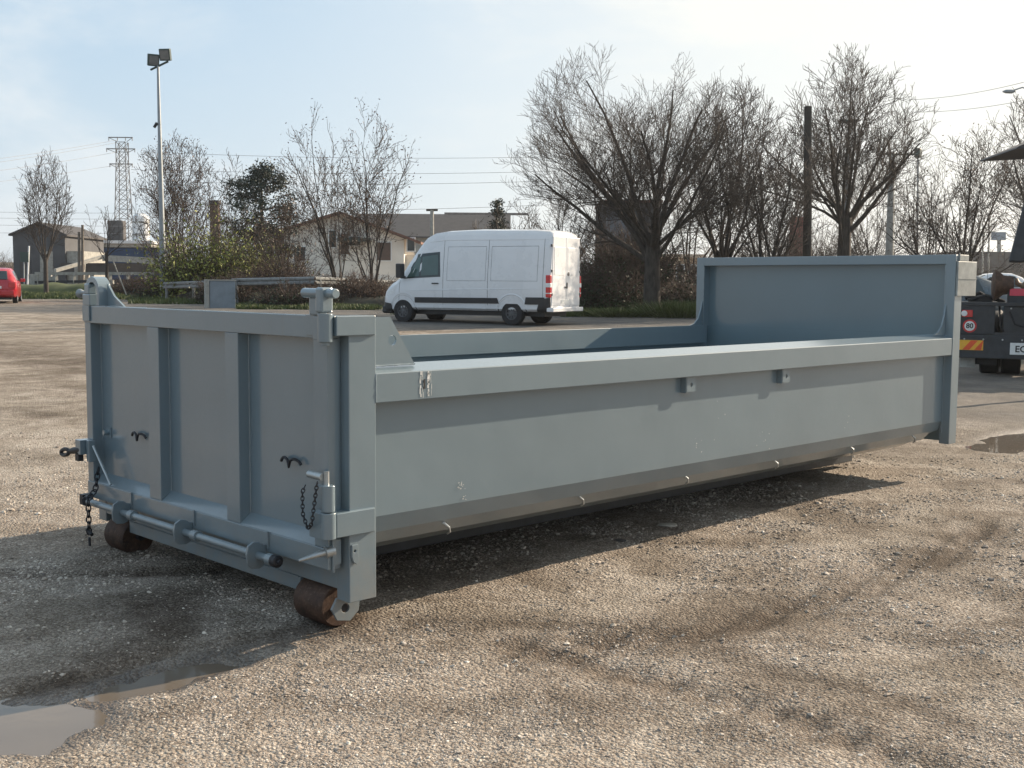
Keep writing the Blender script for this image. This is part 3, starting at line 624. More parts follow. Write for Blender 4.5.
# ------------------------------------------------------------------ vehicles
def lerp(a, b, t): return a+(b-a)*t
class Body:
    # stations: (x, zbottom, zbelt, zroof, halfwidth, halfwidth at roof)
    def __init__(s, st): s.st = st
    def at(s, x):
        st = s.st
        if x <= st[0][0]: return st[0]
        for a, b in zip(st[:-1], st[1:]):
            if x <= b[0]:
                t = (x-a[0])/(b[0]-a[0]); return tuple(lerp(p, q, t) for p, q in zip(a, b))
        return st[-1]
    def prof(s, q):
        x, zb, zl, zr, hw, hr = q; h = zr-zl
        return [(hw*.90, zb), (hw*.975, zb+.06), (hw*.998, lerp(zb, zl, .35)), (hw, lerp(zb, zl, .6)), (hw*.985, zl), (lerp(hw*.985, hr, .55), zl+h*.5), (hr, zl+h*.86), (hr*.90, zl+h*.965), (hr*.5, zr), (0, zr+.004)]
    def y(s, x, z):
        p = s.prof(s.at(x))
        for (a, za), (b, zb) in zip(p[:-1], p[1:]):
            if z <= zb: return lerp(a, b, max(0, (z-za)/max(1e-6, zb-za)))
        return 0
    def mesh(s, name, mat, parent, cuts=()):
        pr = [s.prof(q) for q in s.st]; m = len(pr[0]); ring = 2*m-1; v = []; f = []
        for q, p in zip(s.st, pr):
            r = [(q[0], -a, z) for a, z in p]+[(q[0], a, z) for a, z in reversed(p[:-1])]; v += r
        n = len(s.st)
        for i in range(n-1):
            for k in range(ring): a = i*ring+k; b = i*ring+(k+1) % ring; f.append((a, b, b+ring, a+ring))
        f.append(tuple(range(ring))); f.append(tuple((n-1)*ring+k for k in range(ring-1, -1, -1)))
        b = MB(); b.add(v, f); o = b.obj(name, mat, parent, 0, True)
        for cx, cz, cr, hw in cuts:
            c = MB(); c.tube([(cx, -hw-.3, cz), (cx, -hw+.32, cz)], cr, 28); c.tube([(cx, hw-.32, cz), (cx, hw+.3, cz)], cr, 28)
            bm_ = bmesh.new(); co = c.obj('cutter', mat); dm = o.modifiers.new('arch', 'BOOLEAN'); dm.object = co; dm.operation = 'DIFFERENCE'; dm.solver = 'EXACT'; bm_.free()
            dg = bpy.context.evaluated_depsgraph_get(); nm = bpy.data.meshes.new_from_object(o.evaluated_get(dg)); o.modifiers.clear(); o.data = nm
            bpy.data.objects.remove(co)
        return o
    def patch(s, name, mat, parent, quad, side=1, e=.006, n=8, th=.01):
        # quad = 4 corners (x,z): bottom-rear, bottom-front, top-front, top-rear
        q = [Vector((a, b)) for a, b in quad]; v = []; f = []
        for i in range(n+1):
            for j in range(n+1):
                p = q[0].lerp(q[1], i/n).lerp(q[3].lerp(q[2], i/n), j/n); v.append((p.x, side*(s.y(p.x, p.y)+e), p.y))
        m = (n+1)**2; v += [(a, b-side*th, c) for a, b, c in v]
        for i in range(n):
            for j in range(n): a = i*(n+1)+j; r = (a, a+1, a+n+2, a+n+1); f.append(r); f.append(tuple(m+k for k in reversed(r)))
        ed = [i*(n+1) for i in range(n+1)], [i*(n+1)+n for i in range(n+1)], list(range(n+1)), [n*(n+1)+j for j in range(n+1)]
        for l in ed:
            for a, b in zip(l[:-1], l[1:]): f.append((a, b, m+b, m+a))
        b = MB(); b.add(v, f); return b.obj(name, mat, parent, 0, True)
    def line(s, name, mat, parent, pts, side=1, r=.006, e=.0):
        out = []
        for (a, b), (c, d) in zip(pts[:-1], pts[1:]):
            for t in np.linspace(0, 1, 7): x, z = lerp(a, c, t), lerp(b, d, t); out.append((x, side*(s.y(x, z)+e), z))
        m = MB(); m.tube(out, r, 5); return m.obj(name, mat, parent, 0, True)
    def top(s, name, mat, parent, x0, x1, k0=.92, e=.008, n=6):
        v = []; f = []
        for i in range(n+1):
            x = lerp(x0, x1, i/n); q = s.at(x); p = s.prof(q); row = [(p[6][0]*k0, p[6][1]), (p[7][0]*k0, p[7][1]), (p[8][0], p[8][1])]
            ring = [(x, -a, z) for a, z in row]+[(x, a, z) for a, z in reversed(row)]; v += [(a, b, c+e) for a, b, c in ring]
        for i in range(n):
            for k in range(5): a = i*6+k; f.append((a, a+1, a+7, a+6))
        m = len(v); v += [(a, b, c-.02) for a, b, c in v]; f += [tuple(m+k for k in reversed(q)) for q in f]
        b = MB(); b.add(v, f); return b.obj(name, mat, parent, 0, True)
def wheel(parent, x, y, r, w, side, rim=ALLOY, spokes=7, rr=.62):
    m = MB(); m.lathe([(-w/2+.09, r*rr), (-w/2, r*rr), (-w/2, r*.93), (-w/2+.02, r*.985), (-w/2+.05, r), (w/2-.05, r), (w/2-.02, r*.985), (w/2, r*.93), (w/2, r*rr), (w/2-.10, r*rr)], (x, y, r), (0, side, 0), 28)
    ty = m.obj('tyre', BLACKRUB, parent, 0, True)
    m = MB(); m.lathe([(w/2-.09, .02), (w/2-.06, r*rr*.5), (w/2-.075, r*rr*.9), (w/2-.005, r*rr*.97), (w/2+.002, r*rr*1.02), (w/2+.002, r*rr*1.06)], (x, y, r), (0, side, 0), 24, False); ri = m.obj('rim', rim, ty, 0, True)
    m = MB(); m.lathe([(w/2-.06, .02), (w/2-.02, r*.14), (w/2-.012, r*.08), (w/2-.01, .003)], (x, y, r), (0, side, 0), 14)
    for k in range(spokes):
        a = 2*PI*k/spokes; c = Vector((x+math.cos(a)*r*rr*.55, y+side*(w/2-.035), r+math.sin(a)*r*rr*.55)); rot = Matrix.Rotation(-a, 3, 'Y')
        m.box(c.x-r*rr*.40, c.x+r*rr*.40, c.y-.012, c.y+.012, c.z-.02, c.z+.02, rot)
    m.obj('hub_cap', rim, ty, 0, True)
    return ty
# --- white van
VAN = thing('panel_van', 'white high-roof panel van parked on the lane beyond the container', 'van', (-15.857, 21.05, .398+.0), 3.4398)
vb = Body([(0, .46, 1.40, 2.56, .945, .80), (.03, .42, 1.40, 2.62, .975, .83), (.12, .40, 1.40, 2.665, .99, .85), (.6, .40, 1.40, 2.70, .993, .86), (2.4, .40, 1.40, 2.73, .993, .86), (3.5, .40, 1.40, 2.70, .993, .855),
           (3.85, .40, 1.38, 2.66, .993, .84), (4.15, .40, 1.36, 2.53, .99, .80), (4.4, .40, 1.33, 2.30, .985, .76), (4.62, .40, 1.30, 2.05, .98, .73), (4.85, .40, 1.27, 1.75, .97, .72), (5.02, .38, 1.20, 1.46, .96, .74),
           (5.15, .36, 1.12, 1.30, .94, .76), (5.38, .33, 1.02, 1.17, .90, .76), (5.56, .30, .90, 1.03, .84, .72), (5.68, .30, .74, .84, .74, .62), (5.72, .34, .64, .72, .62, .50)])
vb.mesh('body', VANW, VAN, [(1.2, .36, .44, 1), (4.865, .36, .43, 1)])
for s in (1, -1):
    wheel(VAN, 1.2, s*.86, .345, .24, s, HUBG, 9, .50); wheel(VAN, 4.865, s*.86, .345, .24, s, HUBG, 9, .50)
    w_ = vb.patch('cab_window', GLASS, VAN, [(3.56, 1.36), (4.82, 1.30), (4.46, 2.02), (3.62, 2.08)], s)
    vb.patch('quarter_pane', GLASSG, w_, [(4.30, 1.38), (4.74, 1.345), (4.42, 1.92), (4.30, 1.95)], s, .010)
    vb.patch('window_pane', GLASSG, w_, [(3.64, 1.42), (4.24, 1.39), (4.24, 1.94), (3.68, 2.00)], s, .010)
    vb.patch('side_moulding', BLACKPLAST, VAN, [(1.60, .61), (4.44, .60), (4.44, .76), (1.66, .77)], s, .018, 12, .03)
    vb.patch('side_moulding', BLACKPLAST, VAN, [(.16, .60), (.78, .60), (.74, .80), (.16, .80)], s, .018, 4, .03)
    sk = vb.patch('corner_bumper', BLACKPLAST, VAN, [(.0, .38), (.42, .40), (.30, .74), (.0, .80)], s, .020, 6, .04)
    for x in (3.47, 1.98, .22): vb.line('panel_seam', BLACKP, VAN, [(x, .45), (x, 1.4), (x, 2.42)], s, .006, -.001)
    vb.line('panel_seam', BLACKP, VAN, [(5.02, .62), (5.0, 1.15), (4.95, 1.30)], s, .006, -.001)
    for x0, x1 in ((2.06, 3.34), (.40, 1.88)): vb.line('pressed_panel', HUBG, VAN, [(x0, 1.25), (x1, 1.25), (x1, 2.22), (x0, 2.22), (x0, 1.25)], s, .0055, -.002)
    vb.line('waist_crease', VANW, VAN, [(.3, 1.05), (3.9, .98), (4.9, .95)], s, .016, -.007)
    vb.line('gutter', VANW, VAN, [(.1, 2.40), (3.4, 2.42), (4.0, 2.36)], s, .014, -.004)
    for cx in (1.2, 4.865):
        a = [(cx+.50*math.cos(t), .36+.52*math.sin(t)) for t in np.linspace(.12, PI-.12, 15)]; vb.line('arch_flare', VANW if True else BLACKPLAST, VAN, a, s, .028, -.012)
        a = [(cx+.452*math.cos(t), .36+.452*math.sin(t)) for t in np.linspace(0, PI, 15)]; vb.line('arch_liner', BLACKPLAST, VAN, a, s, .022, -.02)
    h = MB(); yv = vb.y(3.7, 1.17); h.box(3.62, 3.84, s*yv-.02, s*yv+.03 if s > 0 else s*yv+.02, 1.15, 1.185); h.obj('door_handle', BLACKPLAST, VAN, .008)
    m = MB(); yv = s*(vb.y(4.86, 1.32)); m.box(4.78, 4.88, min(yv, yv+s*.2), max(yv, yv+s*.2), 1.30, 1.38); m.box(4.76, 4.94, min(yv+s*.10, yv+s*.34), max(yv+s*.10, yv+s*.34), 1.32, 1.74); m.obj('wing_mirror', BLACKPLAST, VAN, .03)
    tl = MB(); ya, yb_ = sorted((s*.905, s*1.000)); tl.box(-.022, .13, ya, yb_, .80, 1.42); tl = tl.obj('tail_light', REDL, VAN, .02)
    for z0, z1 in ((1.08, 1.20), (.90, .93)): t = MB(); t.box(-.027, .135, ya-.003, yb_+.004, z0, z1); t.obj('lens', WHL, tl, .01)
    vb.patch('headlight', WHL, VAN, [(5.20, .86), (5.52, .78), (5.50, .92), (5.18, 1.05)], s, .008, 6, .02)
# rear doors
for s in (1, -1):
    ya, yb_ = sorted((s*.008, s*.895)); m = MB(); m.hexa([(-.020, ya, .58), (.02, ya, .58), (.02, yb_, .58), (-.020, yb_, .58), (-.012, ya*1, 2.50), (.03, ya, 2.50), (.03, yb_*.90, 2.50), (-.012, yb_*.90, 2.50)])
    rd = m.obj('rear_door', VANW, VAN, .012, label=None)
    ya, yb_ = sorted((s*.10, s*.76)); m = MB(); m.box(-.024, -.012, ya, yb_, 1.42, 2.20); m.obj('door_pressing', VANW, rd, .004)
    for z in (.85, 1.5, 2.2): m = MB(); m.box(-.035, .02, *sorted((s*.86, s*.92)), z, z+.07); m.obj('door_hinge', HUBG, rd, .005)
m = MB(); m.box(-.040, -.02, -.07, -.02, 1.05, 1.22); m.box(-.045, -.02, .02, .10, 1.06, 1.11); m.obj('rear_handle', BLACKPLAST, VAN, .008)
m = MB(); m.lathe([(0, .06), (.012, .055), (.016, .03)], (-.018, -.14, 1.46), (-1, 0, 0), 16); m.obj('round_badge', HUBG, VAN, 0, True)
m = MB(); m.box(-.11, .10, -.98, .98, .40, .52); m.obj('rear_bumper', VANW, VAN, .02, label='white step bumper below the rear doors')
m = MB(); m.box(-.028, -.02, -.2, .32, .62, .74); m.obj('number_plate', PLATEW, VAN, .003)
m = MB(); m.box(.3, 5.2, -.7, .7, .26, .41); m.obj('underbody', BLACKPLAST, VAN)
m = MB(); m.box(5.40, 5.75, -.80, .80, .26, .50); m.obj('front_bumper', BLACKPLAST, VAN, .06)
vb.patch('bumper_side', BLACKPLAST, VAN, [(5.30, .33), (5.64, .33), (5.64, .60), (5.32, .56)], 1, .02, 6, .03)
vb.top('windscreen', GLASSG, VAN, 4.36, 5.0)
# --- generic small cars
def car(name, label, paint, loc, rz, L=4.0, W_=1.72, H=1.48, hatch=True, cat='car', rim=ALLOY):
    t = thing(name, label, cat, loc, rz); h = W_/2
    st = [(0, .42, .86, .95, h*.82, h*.66), (.05, .34, .90, 1.02, h*.93, h*.72), (.22, .28, .93, 1.22, h*.98, h*.74), (.45, .25, .94, H-.10, h, h*.70), (.85, .22, .94, H-.01, h, h*.72), (1.6, .22, .93, H, h, h*.74), (2.1, .22, .92, H-.04, h, h*.72),
          (2.55, .22, .90, H-.26, h, h*.70), (L-1.05, .22, .86, .99, h*.99, h*.76), (L-.5, .24, .74, .86, h*.95, h*.74), (L-.12, .28, .62, .70, h*.86, h*.64), (L, .34, .54, .60, h*.70, h*.5)]
    if not hatch: st = [(0, .40, .84, .92, h*.85, h*.66), (.06, .32, .88, .99, h*.94, h*.72), (.5, .26, .90, 1.04, h*.99, h*.76), (.95, .22, .92, H-.18, h, h*.68), (1.35, .22, .92, H-.02, h, h*.70), (2.0, .22, .92, H, h, h*.72), (2.4, .22, .92, H-.05, h, h*.70), (2.95, .22, .90, H-.32, h, h*.68), (L-1.15, .22, .86, 1.0, h*.99, h*.76), (L-.5, .24, .76, .88, h*.95, h*.74), (L-.1, .28, .62, .70, h*.86, h*.64), (L, .34, .54, .60, h*.70, h*.5)]
    b = Body(st); b.mesh('body', paint, t, [(.72, .30, .36, h), (L-.82, .30, .36, h)])
    for s in (1, -1):
        for x in (.72, L-.82): wheel(t, x, s*(h-.11), .30, .19, s, rim, 7)
        x0 = .55 if hatch else 1.08
        b.patch('side_window', GLASS, t, [(x0, .96), (1.55, .95), (1.55, H-.12), (x0+.18, H-.16)], s)
        b.patch('side_window', GLASS, t, [(1.62, .95), (L-1.35, .93), (2.35, H-.20), (1.62, H-.12)], s)
        yv = b.y(L-1.42, .9); m = MB(); m.box(L-1.5, L-1.34, *sorted((s*yv, s*(yv+.2))), .90, 1.05); m.obj('wing_mirror', paint, t, .03)
        m = MB(); m.box(-.02, .14, *sorted((s*h*.62, s*h*.96)), .66, .90); m.obj('tail_light', REDL, t, .03)
        b.patch('headlight', WHL, t, [(L-.62, .60), (L-.16, .54), (L-.2, .66), (L-.62, .74)], s, .008, 6, .02)
        b.line('door_seam', BLACKP, t, [(1.585, .35), (1.585, .92)], s, .005, -.001)
    if hatch: m = MB(); m.hexa([(-.0, -h*.60, 1.0), (.08, -h*.60, 1.0), (.08, h*.60, 1.0), (-.0, h*.60, 1.0), (.33, -h*.55, H-.14), (.42, -h*.55, H-.14), (.42, h*.55, H-.14), (.33, h*.55, H-.14)]); m.obj('rear_window', GLASS, t, .02)
    m = MB(); m.box(-.05, .14, -h*.9, h*.9, .34, .56); m.obj('rear_bumper', paint, t, .05)
    m = MB(); m.box(-.058, -.05, -.26, .26, .60, .70) if False else m.box(-.036, .02, -.26, .26, .62, .73); m.obj('number_plate', PLATEW, t, .003)
    b.top('windscreen', GLASS, t, 2.2 if hatch else 2.5, L-1.1)
    m = MB(); m.box(.4, L-.5, -h*.7, h*.7, .16, .24); m.obj('underbody', BLACKPLAST, t)
    return t
VD = math.atan2(FW.y, FW.x)
g = G(9, 48.2); rc = car('hatchback_car', 'red hatchback seen from behind at the left edge of the yard', REDPAINT, (g.x, g.y, g.z), VD+.34, 3.9, 1.68, 1.50)
off = Matrix.Rotation(VD+.34, 3, 'Z') @ Vector((0, .55, 0)); rc.location += off
g = G(1001, 43); sc_ = car('estate_car', 'silver car parked beyond the truck at the right edge', SILV, (g.x, g.y, g.z), VD-1.9, 4.4, 1.8, 1.5, False)
sc_.location = G(1030, 42)
g = G(1030, 27.5); car('saloon_car', 'dark blue-grey car parked between the truck and the silver car', BLUEC, (g.x, g.y, g.z), VD+1.35, 4.6, 1.8, 1.55, False)
g = G(1040, 52); car('saloon_car', 'white car behind the silver one at the right edge', VANW, (g.x, g.y, g.z), VD+1.45, 4.4, 1.8, 1.6, False)
# --- hook lift truck
def text(s, size, mat, parent, mtx, depth=.002, name='lettering'):
    cu = bpy.data.curves.new(name, 'FONT'); cu.body = s; cu.size = size; cu.extrude = depth; cu.align_x = 'CENTER'; cu.align_y = 'CENTER'; cu.offset = size*.022
    t = bpy.data.objects.new('tmp', cu); C.objects.link(t); dg = bpy.context.evaluated_depsgraph_get(); me = bpy.data.meshes.new_from_object(t.evaluated_get(dg)); bpy.data.objects.remove(t)
    me.transform(mtx); me.materials.clear(); me.materials.append(mat); o = bpy.data.objects.new(name, me); C.objects.link(o); o.parent = parent; return o
TD = 17.7; g = G(961, TD)
TR = thing('hook_lift_truck', 'dark hook-lift truck seen from behind at the right edge, with round 80 sign', 'truck', (g.x, g.y, .20), VD-.42-PI/2)
# local frame: x to the right along the rear, y forward, z up; pixel helpers give heights
Z = lambda v: (284.5+.0077*470-v)*TD/F+CP.z-.20
XX = lambda u: (u-961)*TD/F/math.cos(.30)
m = MB(); m.box(0, 2.5, 0, .10, Z(359), Z(336)); m.obj('rear_underrun', TRUCKBLK_SKIDSHADE, TR, .01)
m = MB(); m.box(.0, .50, .02, .12, Z(335), Z(305)); m.box(.62, 2.5, .05, .16, Z(335), Z(307)); m.box(0, 2.5, .04, .08, Z(336.5), Z(333)); m.obj('lamp_panel', TRUCKBLK_SKIDSHADE, TR, .008)
m = MB(); m.box(-.0, 2.5, .0, .6, Z(306.5), Z(303)); m.obj('deck_edge', TRUCKBLK_SKIDSHADE, TR, .004)
for x in (.75, 1.55): m = MB(); m.box(x, x+.09, .2, 7.5, Z(330), Z(306)); m.obj('chassis_rail', TRUCKBLK_SKIDSHADE, TR, .006)
m = MB(); m.lathe([(0, .10), (.006, .10), (.008, .005)], (XX(969)+.02, .019, Z(327)), (0, -1, 0), 28); sg = m.obj('speed_disc', REDS, TR)
m = MB(); m.lathe([(.009, .075), (.011, .075), (.012, .004)], (XX(969)+.02, .019, Z(327)), (0, -1, 0), 28); m.obj('disc_face', PLATEW, sg)
text('80', .105, BLACKP, sg, Matrix.Translation((XX(969)+.02, .004, Z(327))) @ Matrix.Rotation(PI/2, 4, 'X'), .002, 'numerals')
m = MB(); m.box(XX(963), XX(972.5), .0, .018, Z(318), Z(311)); ml = m.obj('marker_lamp', REDL, TR, .004)
m = MB(); m.lathe([(0, .045), (.01, .04), (.014, .004)], (XX(965), -.001, Z(314.5)), (0, -1, 0), 16); m.obj('round_lens', WHL, ml, 0, True)
m = MB(); m.box(XX(961), XX(983), -.014, -.002, Z(351), Z(341)); bp = m.obj('chevron_board', ORANGES, TR, .001)
for k in range(2):
    a = XX(964.5+k*10.5); w_ = .10; h0, h1 = Z(350.7), Z(341.3); m = MB(); m.add([(a-.0, -.0165, h0), (min(a+w_, XX(983)), -.0165, h0), (min(a+w_+.12, XX(983)), -.0165, h1), (min(a+.12, XX(983)), -.0165, h1)], [(0, 1, 2, 3)]); m.obj('red_stripe', REDST, bp)
m = MB(); m.box(XX(1006.5), XX(1006.5)+.56, -.02, -.004, Z(354)-.005, Z(344)+.02); npl = m.obj('number_plate', PLATEW, TR, .003)
text('EC', .135, BLACKP, npl, Matrix.Translation((XX(1006.5)+.150, -.022, Z(349))) @ Matrix.Rotation(PI/2, 4, 'X'), .002)
m = MB(); m.lathe([(0, .028), (.008, .02), (.01, .003)], (XX(981), .049, Z(318)), (0, -1, 0), 10); m.obj('marker_lamp', WHL, TR, 0, True)
m = MB(); m.lathe([(0, .02), (.008, .014), (.01, .003)], (XX(989), .049, Z(320)), (0, -1, 0), 10); m.obj('marker_lamp', REDL, TR, 0, True)
m = MB()
for k in range(9): m.lathe([(0, .014), (.01, .014), (.012, .004)], (.08+k*.27, -.0001, Z(340)), (0, -1, 0), 6); m.lathe([(0, .014), (.01, .014), (.012, .004)], (.72+k*.19, .0499, Z(309)), (0, -1, 0), 6)
m.obj('bolt', GALV, TR)
m = MB(); m.tube([(.70, .04, Z(312)), (.78, -.02, Z(324)), (.95, -.02, Z(328)), (1.1, .04, Z(316))], .016, 7); m.tube([(.55, .3, Z(304)), (.56, .05, Z(312)), (.58, .02, Z(326)), (.63, .05, Z(332))], .014, 7); m.obj('air_hose', BLACKRUB, TR, 0, True)
for y0 in (.55, 1.95):
    for x0 in (.28, .60): 
        m = MB(); m.lathe([(-.14, .28), (-.14, .47), (-.11, .50), (.11, .50), (.14, .47), (.14, .28)], (x0+.14, y0+.45, .50), (1, 0, 0), 30); ty = m.obj('tyre', BLACKRUB, TR, 0, True)
        m = MB(); m.lathe([(-.10, .27), (-.02, .25), (-.01, .05)], (x0+.14, y0+.45, .50), (1, 0, 0), 20); m.obj('rim', LAMPG, ty, 0, True)
    for x0 in (1.62, 1.94):
        m = MB(); m.lathe([(-.14, .28), (-.14, .47), (-.11, .50), (.11, .50), (.14, .47), (.14, .28)], (x0+.14, y0+.45, .50), (1, 0, 0), 30); m.obj('tyre', BLACKRUB, TR, 0, True)
m = MB(); m.box(.02, .55, .2, .23, Z(366), Z(352)); m.obj('mud_flap', BLACKRUB, TR, .004)
m = MB(); m.box(.02, .24, .14, .17, Z(369), Z(358)); m.obj('flap_end', CONC, TR, .004, label='pale torn end of the mud flap')
m = MB(); m.lathe([(0, .16), (.03, .25), (.08, .22), (.16, .15), (.30, .13)], (XX(988), .25, Z(286)), (1, .1, 0), 24); m.obj('rear_roller', RUST, TR, 0, True)
m = MB(); m.box(XX(1002), 2.2, .18, .30, Z(307), Z(289)); m.obj('subframe', TRUCKBLK_SKIDSHADE, TR, .01)
m = MB(); m.box(XX(1004), 2.0, .155, .178, Z(296.5), Z(289.5)); m.obj('red_band', REDBAND, TR, .002)
m = MB(); m.tube([(.1, .3, Z(302)), (.35, .35, Z(297)), (.5, .3, Z(300)), (.62, .3, Z(303))], .035, 8); m.tube([(.05, .4, Z(300)), (.25, .45, Z(294)), (.45, .5, Z(302))], .03, 8); m.box(.1, .45, .3, .7, Z(304), Z(298)); m.obj('hydraulic_hose', BLACKRUB, TR, 0, True)
m = MB(); m.hexa([(XX(1001), .5, Z(263)), (2.3, .5, Z(263)), (2.3, 1.0, Z(263)), (XX(1001), 1.0, Z(263)), (XX(1015), .6, Z(190)), (2.3, .6, Z(190)), (2.3, 1.0, Z(190)), (XX(1015), 1.0, Z(190))]); m.obj('hook_arm', TRUCKBLK_SKIDSHADE, TR, .03)
m = MB(); m.tube([(XX(1020), .7, Z(263)), (XX(1022), .6, Z(272)), (XX(1020), .55, Z(282)), (XX(1015), .55, Z(287)), (XX(1010), .55, Z(284)), (XX(1009), .55, Z(279))], [.07, .06, .055, .05, .04, .02], 10); m.obj('lifting_hook', flat('worn_brown_hook_steel', (.22, .15, .10), .5, .3, 20, Metallic=.4), TR, 0, True)
m = MB(); m.box(1.0, 2.5, 5.4, 7.6, .9, 2.9); m.obj('cab', BLUEC, TR, .1)
# canopy reaching in from the right
g = G(1075, 15); AW = thing('canopy', 'dark flat canopy edge reaching in at the right edge above the truck', 'canopy', (g.x, g.y, g.z))
mm = Matrix.Rotation(VD-PI/2-.1, 3, 'Z'); zc = P(1000, 153, 15).z-g.z
m = MB(); m.hexa([Vector(q) for q in ((-1.0, -.6, zc-.02), (1.2, -.6, zc+.10), (1.2, .9, zc+.10), (-1.0, .9, zc-.02), (-.97, -.6, zc+.01), (0, -.6, zc+.42), (0, .9, zc+.42), (-.97, .9, zc+.01))])
m.v = [tuple(mm @ Vector(q)) for q in m.v]; m.obj('roof_panel', flat('dark_canopy_sheet', (.05, .05, .052), .7, .3, 4), AW)
m = MB(); m.tube([(0, 0, 0), (0, 0, zc+.1)], .05, 10); m.obj('post', LAMPG, AW, 0, True)
# ------------------------------------------------------------------ street furniture and poles
def pole_at(u, v, D):
    p = P(u, v, D); return p
def floodlight():
    b = G(163.5, 55.5); t = thing('floodlight_mast', 'tall grey floodlight mast with two dark lamps, left of the bushes', 'lamp post', b); top = P(158, 66, 55.5)-b
    m = MB(); m.tube([(0, 0, 0), tuple(top*.5), tuple(top)], [.17, .115, .06], 12); m.obj('mast', LAMPG, t, 0, True)
    m = MB(); m.tube([tuple(top+RT*-.36+Vector((0, 0, -.18))), tuple(top+RT*.50+Vector((0, 0, .22)))], .05, 8); m.obj('crossbar', DKGREEN, t, 0, True)
    for dx, dz, rz in ((-.22, .30, .5), (.36, .55, -.1)):
        c = top+RT*dx+Vector((0, 0, dz)); rot = Matrix.Rotation(VD+rz-PI/2, 3, 'Z') @ Matrix.Rotation(.25, 3, 'X')
        m = MB(); m.box(-.27, .27, -.12, .10, -.30, .26); m.v = [tuple(rot @ Vector(q)+c) for q in m.v]; l = m.obj('lamp_head', DKGREEN, t, .03)
        m = MB(); m.box(-.21, .21, -.135, -.122, -.23, .19); m.v = [tuple(rot @ Vector(q)+c) for q in m.v]; m.obj('lamp_glass', flat('dull_lamp_glass', (.16, .17, .17), .25), l)
    c = P(156.5, 125, 55.5)-b; m = MB(); m.tube([tuple(c+RT*.2), tuple(c+Vector((0, 0, .06))), tuple(c-RT*.12-Vector((0, 0, .12)))], [.05, .09, .07], 8); m.obj('camera_head', BLACKPLAST, t, 0, True)
floodlight()
def simple_pole(name, label, cat, u, vt, D, r0, r1, mat, lean=0, ub=None):
    b = G(ub or u, D); tp = P(u, vt, D)-b; m = MB(); m.tube([(0, 0, -.3), tuple(tp*.5), tuple(tp)], [r0, (r0+r1)/2, r1], 12)
    t = thing(name, label, cat, b); m.obj('pole', mat, t, 0, True); return t, tp
t, tp = simple_pole('utility_pole', 'thick dark wooden pole standing in front of the bare trees', 'pole', 808, 107, 40, .17, .13, WOODP)
m = MB(); m.lathe([(-.05, .12), (0, .14), (.03, .1)], tp, (0, 0, 1), 12); m.obj('pole_cap', WOODP, t, 0, True)
t, tp = simple_pole('utility_pole', 'grey concrete pole with a small cross bracket, right of the dark wooden pole', 'pole', 892, 152, 50, .20, .12, CONC, ub=889)
m = MB(); m.tube([tuple(tp-RT*.55-Vector((0, 0, .1))), tuple(tp+RT*1.1-Vector((0, 0, .1)))], .045, 8); m.obj('cross_bracket', DKGREEN, t, 0, True)
t, tp = simple_pole('street_lamp', 'slim grey lamp post with hooded head inside the bare tree right of the wooden pole', 'street lamp', 849, 122, 46, .09, .05, LAMPG, ub=844)
m = MB(); m.box(tp.x-.2, tp.x+.28, tp.y-.16, tp.y+.16, tp.z-.06, tp.z+.10); m.obj('lamp_head', DKGREEN, t, .06)
t, tp = simple_pole('street_lamp', 'thin grey post with a boxy lamp head right of the concrete pole', 'street lamp', 918, 152, 62, .055, .04, LAMPG)
m = MB(); m.box(tp.x-.16, tp.x+.16, tp.y-.16, tp.y+.16, tp.z-.3, tp.z+.2); m.obj('lamp_head', DKGREEN, t, .05)
t, tp = simple_pole('street_lamp', 'thin pale post with short stub inside the bare tree crown behind the hooded lamp', 'street lamp', 850, 138, 70, .10, .08, CONC, ub=847)
t, tp = simple_pole('street_lamp', 'curved street lamp head hanging at the top right corner', 'street lamp', 1040, 92, 55, .09, .05, LAMPG)
m = MB(); q = P(1010, 91.5, 55)-t.location; m.tube([tuple(tp), tuple(tp.lerp(q, .6)+Vector((0, 0, .2))), tuple(q)], .035, 6); m.lathe([(-.35, .03), (-.2, .09), (.1, .10), (.25, .03)], q, RT, 10); m.obj('lamp_arm', LAMPG, t, 0, True)
t, tp = simple_pole('concrete_post', 'pale concrete post with cross arm behind the van cab', 'pole', 432, 210, 70, .14, .11, CONC)
m = MB(); m.tube([tuple(tp-RT*.35), tuple(tp+RT*.35)], .07, 6); m.obj('cross_arm', WOODP, t, 0, True)
for k, (u, vt, D) in enumerate(((79, 232, 92), (82.5, 225, 92))):
    simple_pole('timber_post', ['shorter of the two dark posts right of the gabled shed', 'taller of the two dark posts right of the gabled shed'][k], 'post', u, vt, D, .12, .10, flat('grey_timber', (.13, .11, .09), .9))
for k, (u, vt) in enumerate(((936, 205), (947, 214), (960, 208), (972, 212), (989, 216), (983, 224))):
    t, tp = simple_pole('distant_post', ['first', 'second', 'third', 'fourth', 'last', 'fifth'][k]+' from the left of six thin posts on the right skyline', 'post', u, vt, 150, .13, .09, CONC); t['group'] = 'distant posts on the right skyline'
# distant hoardings at right
g = G(1000, 170); m = MB(); a = P(992, 232, 170); b = P(1006, 240, 170); bl = P(992, 240, 170); br = P(1006, 232, 170)
bb = thing('billboard', 'tiny pale billboard on the right skyline', 'billboard', g); n_ = FW*.3
m.hexa([tuple(q-g) for q in (bl, b, b+n_, bl+n_, a, br, br+n_, a+n_)]); m.obj('board', CONCBL, bb)
m = MB(); m.tube([(0, 0, 0), tuple(P(999, 240, 170)-g)], .3, 6); m.obj('post', CONC, bb)
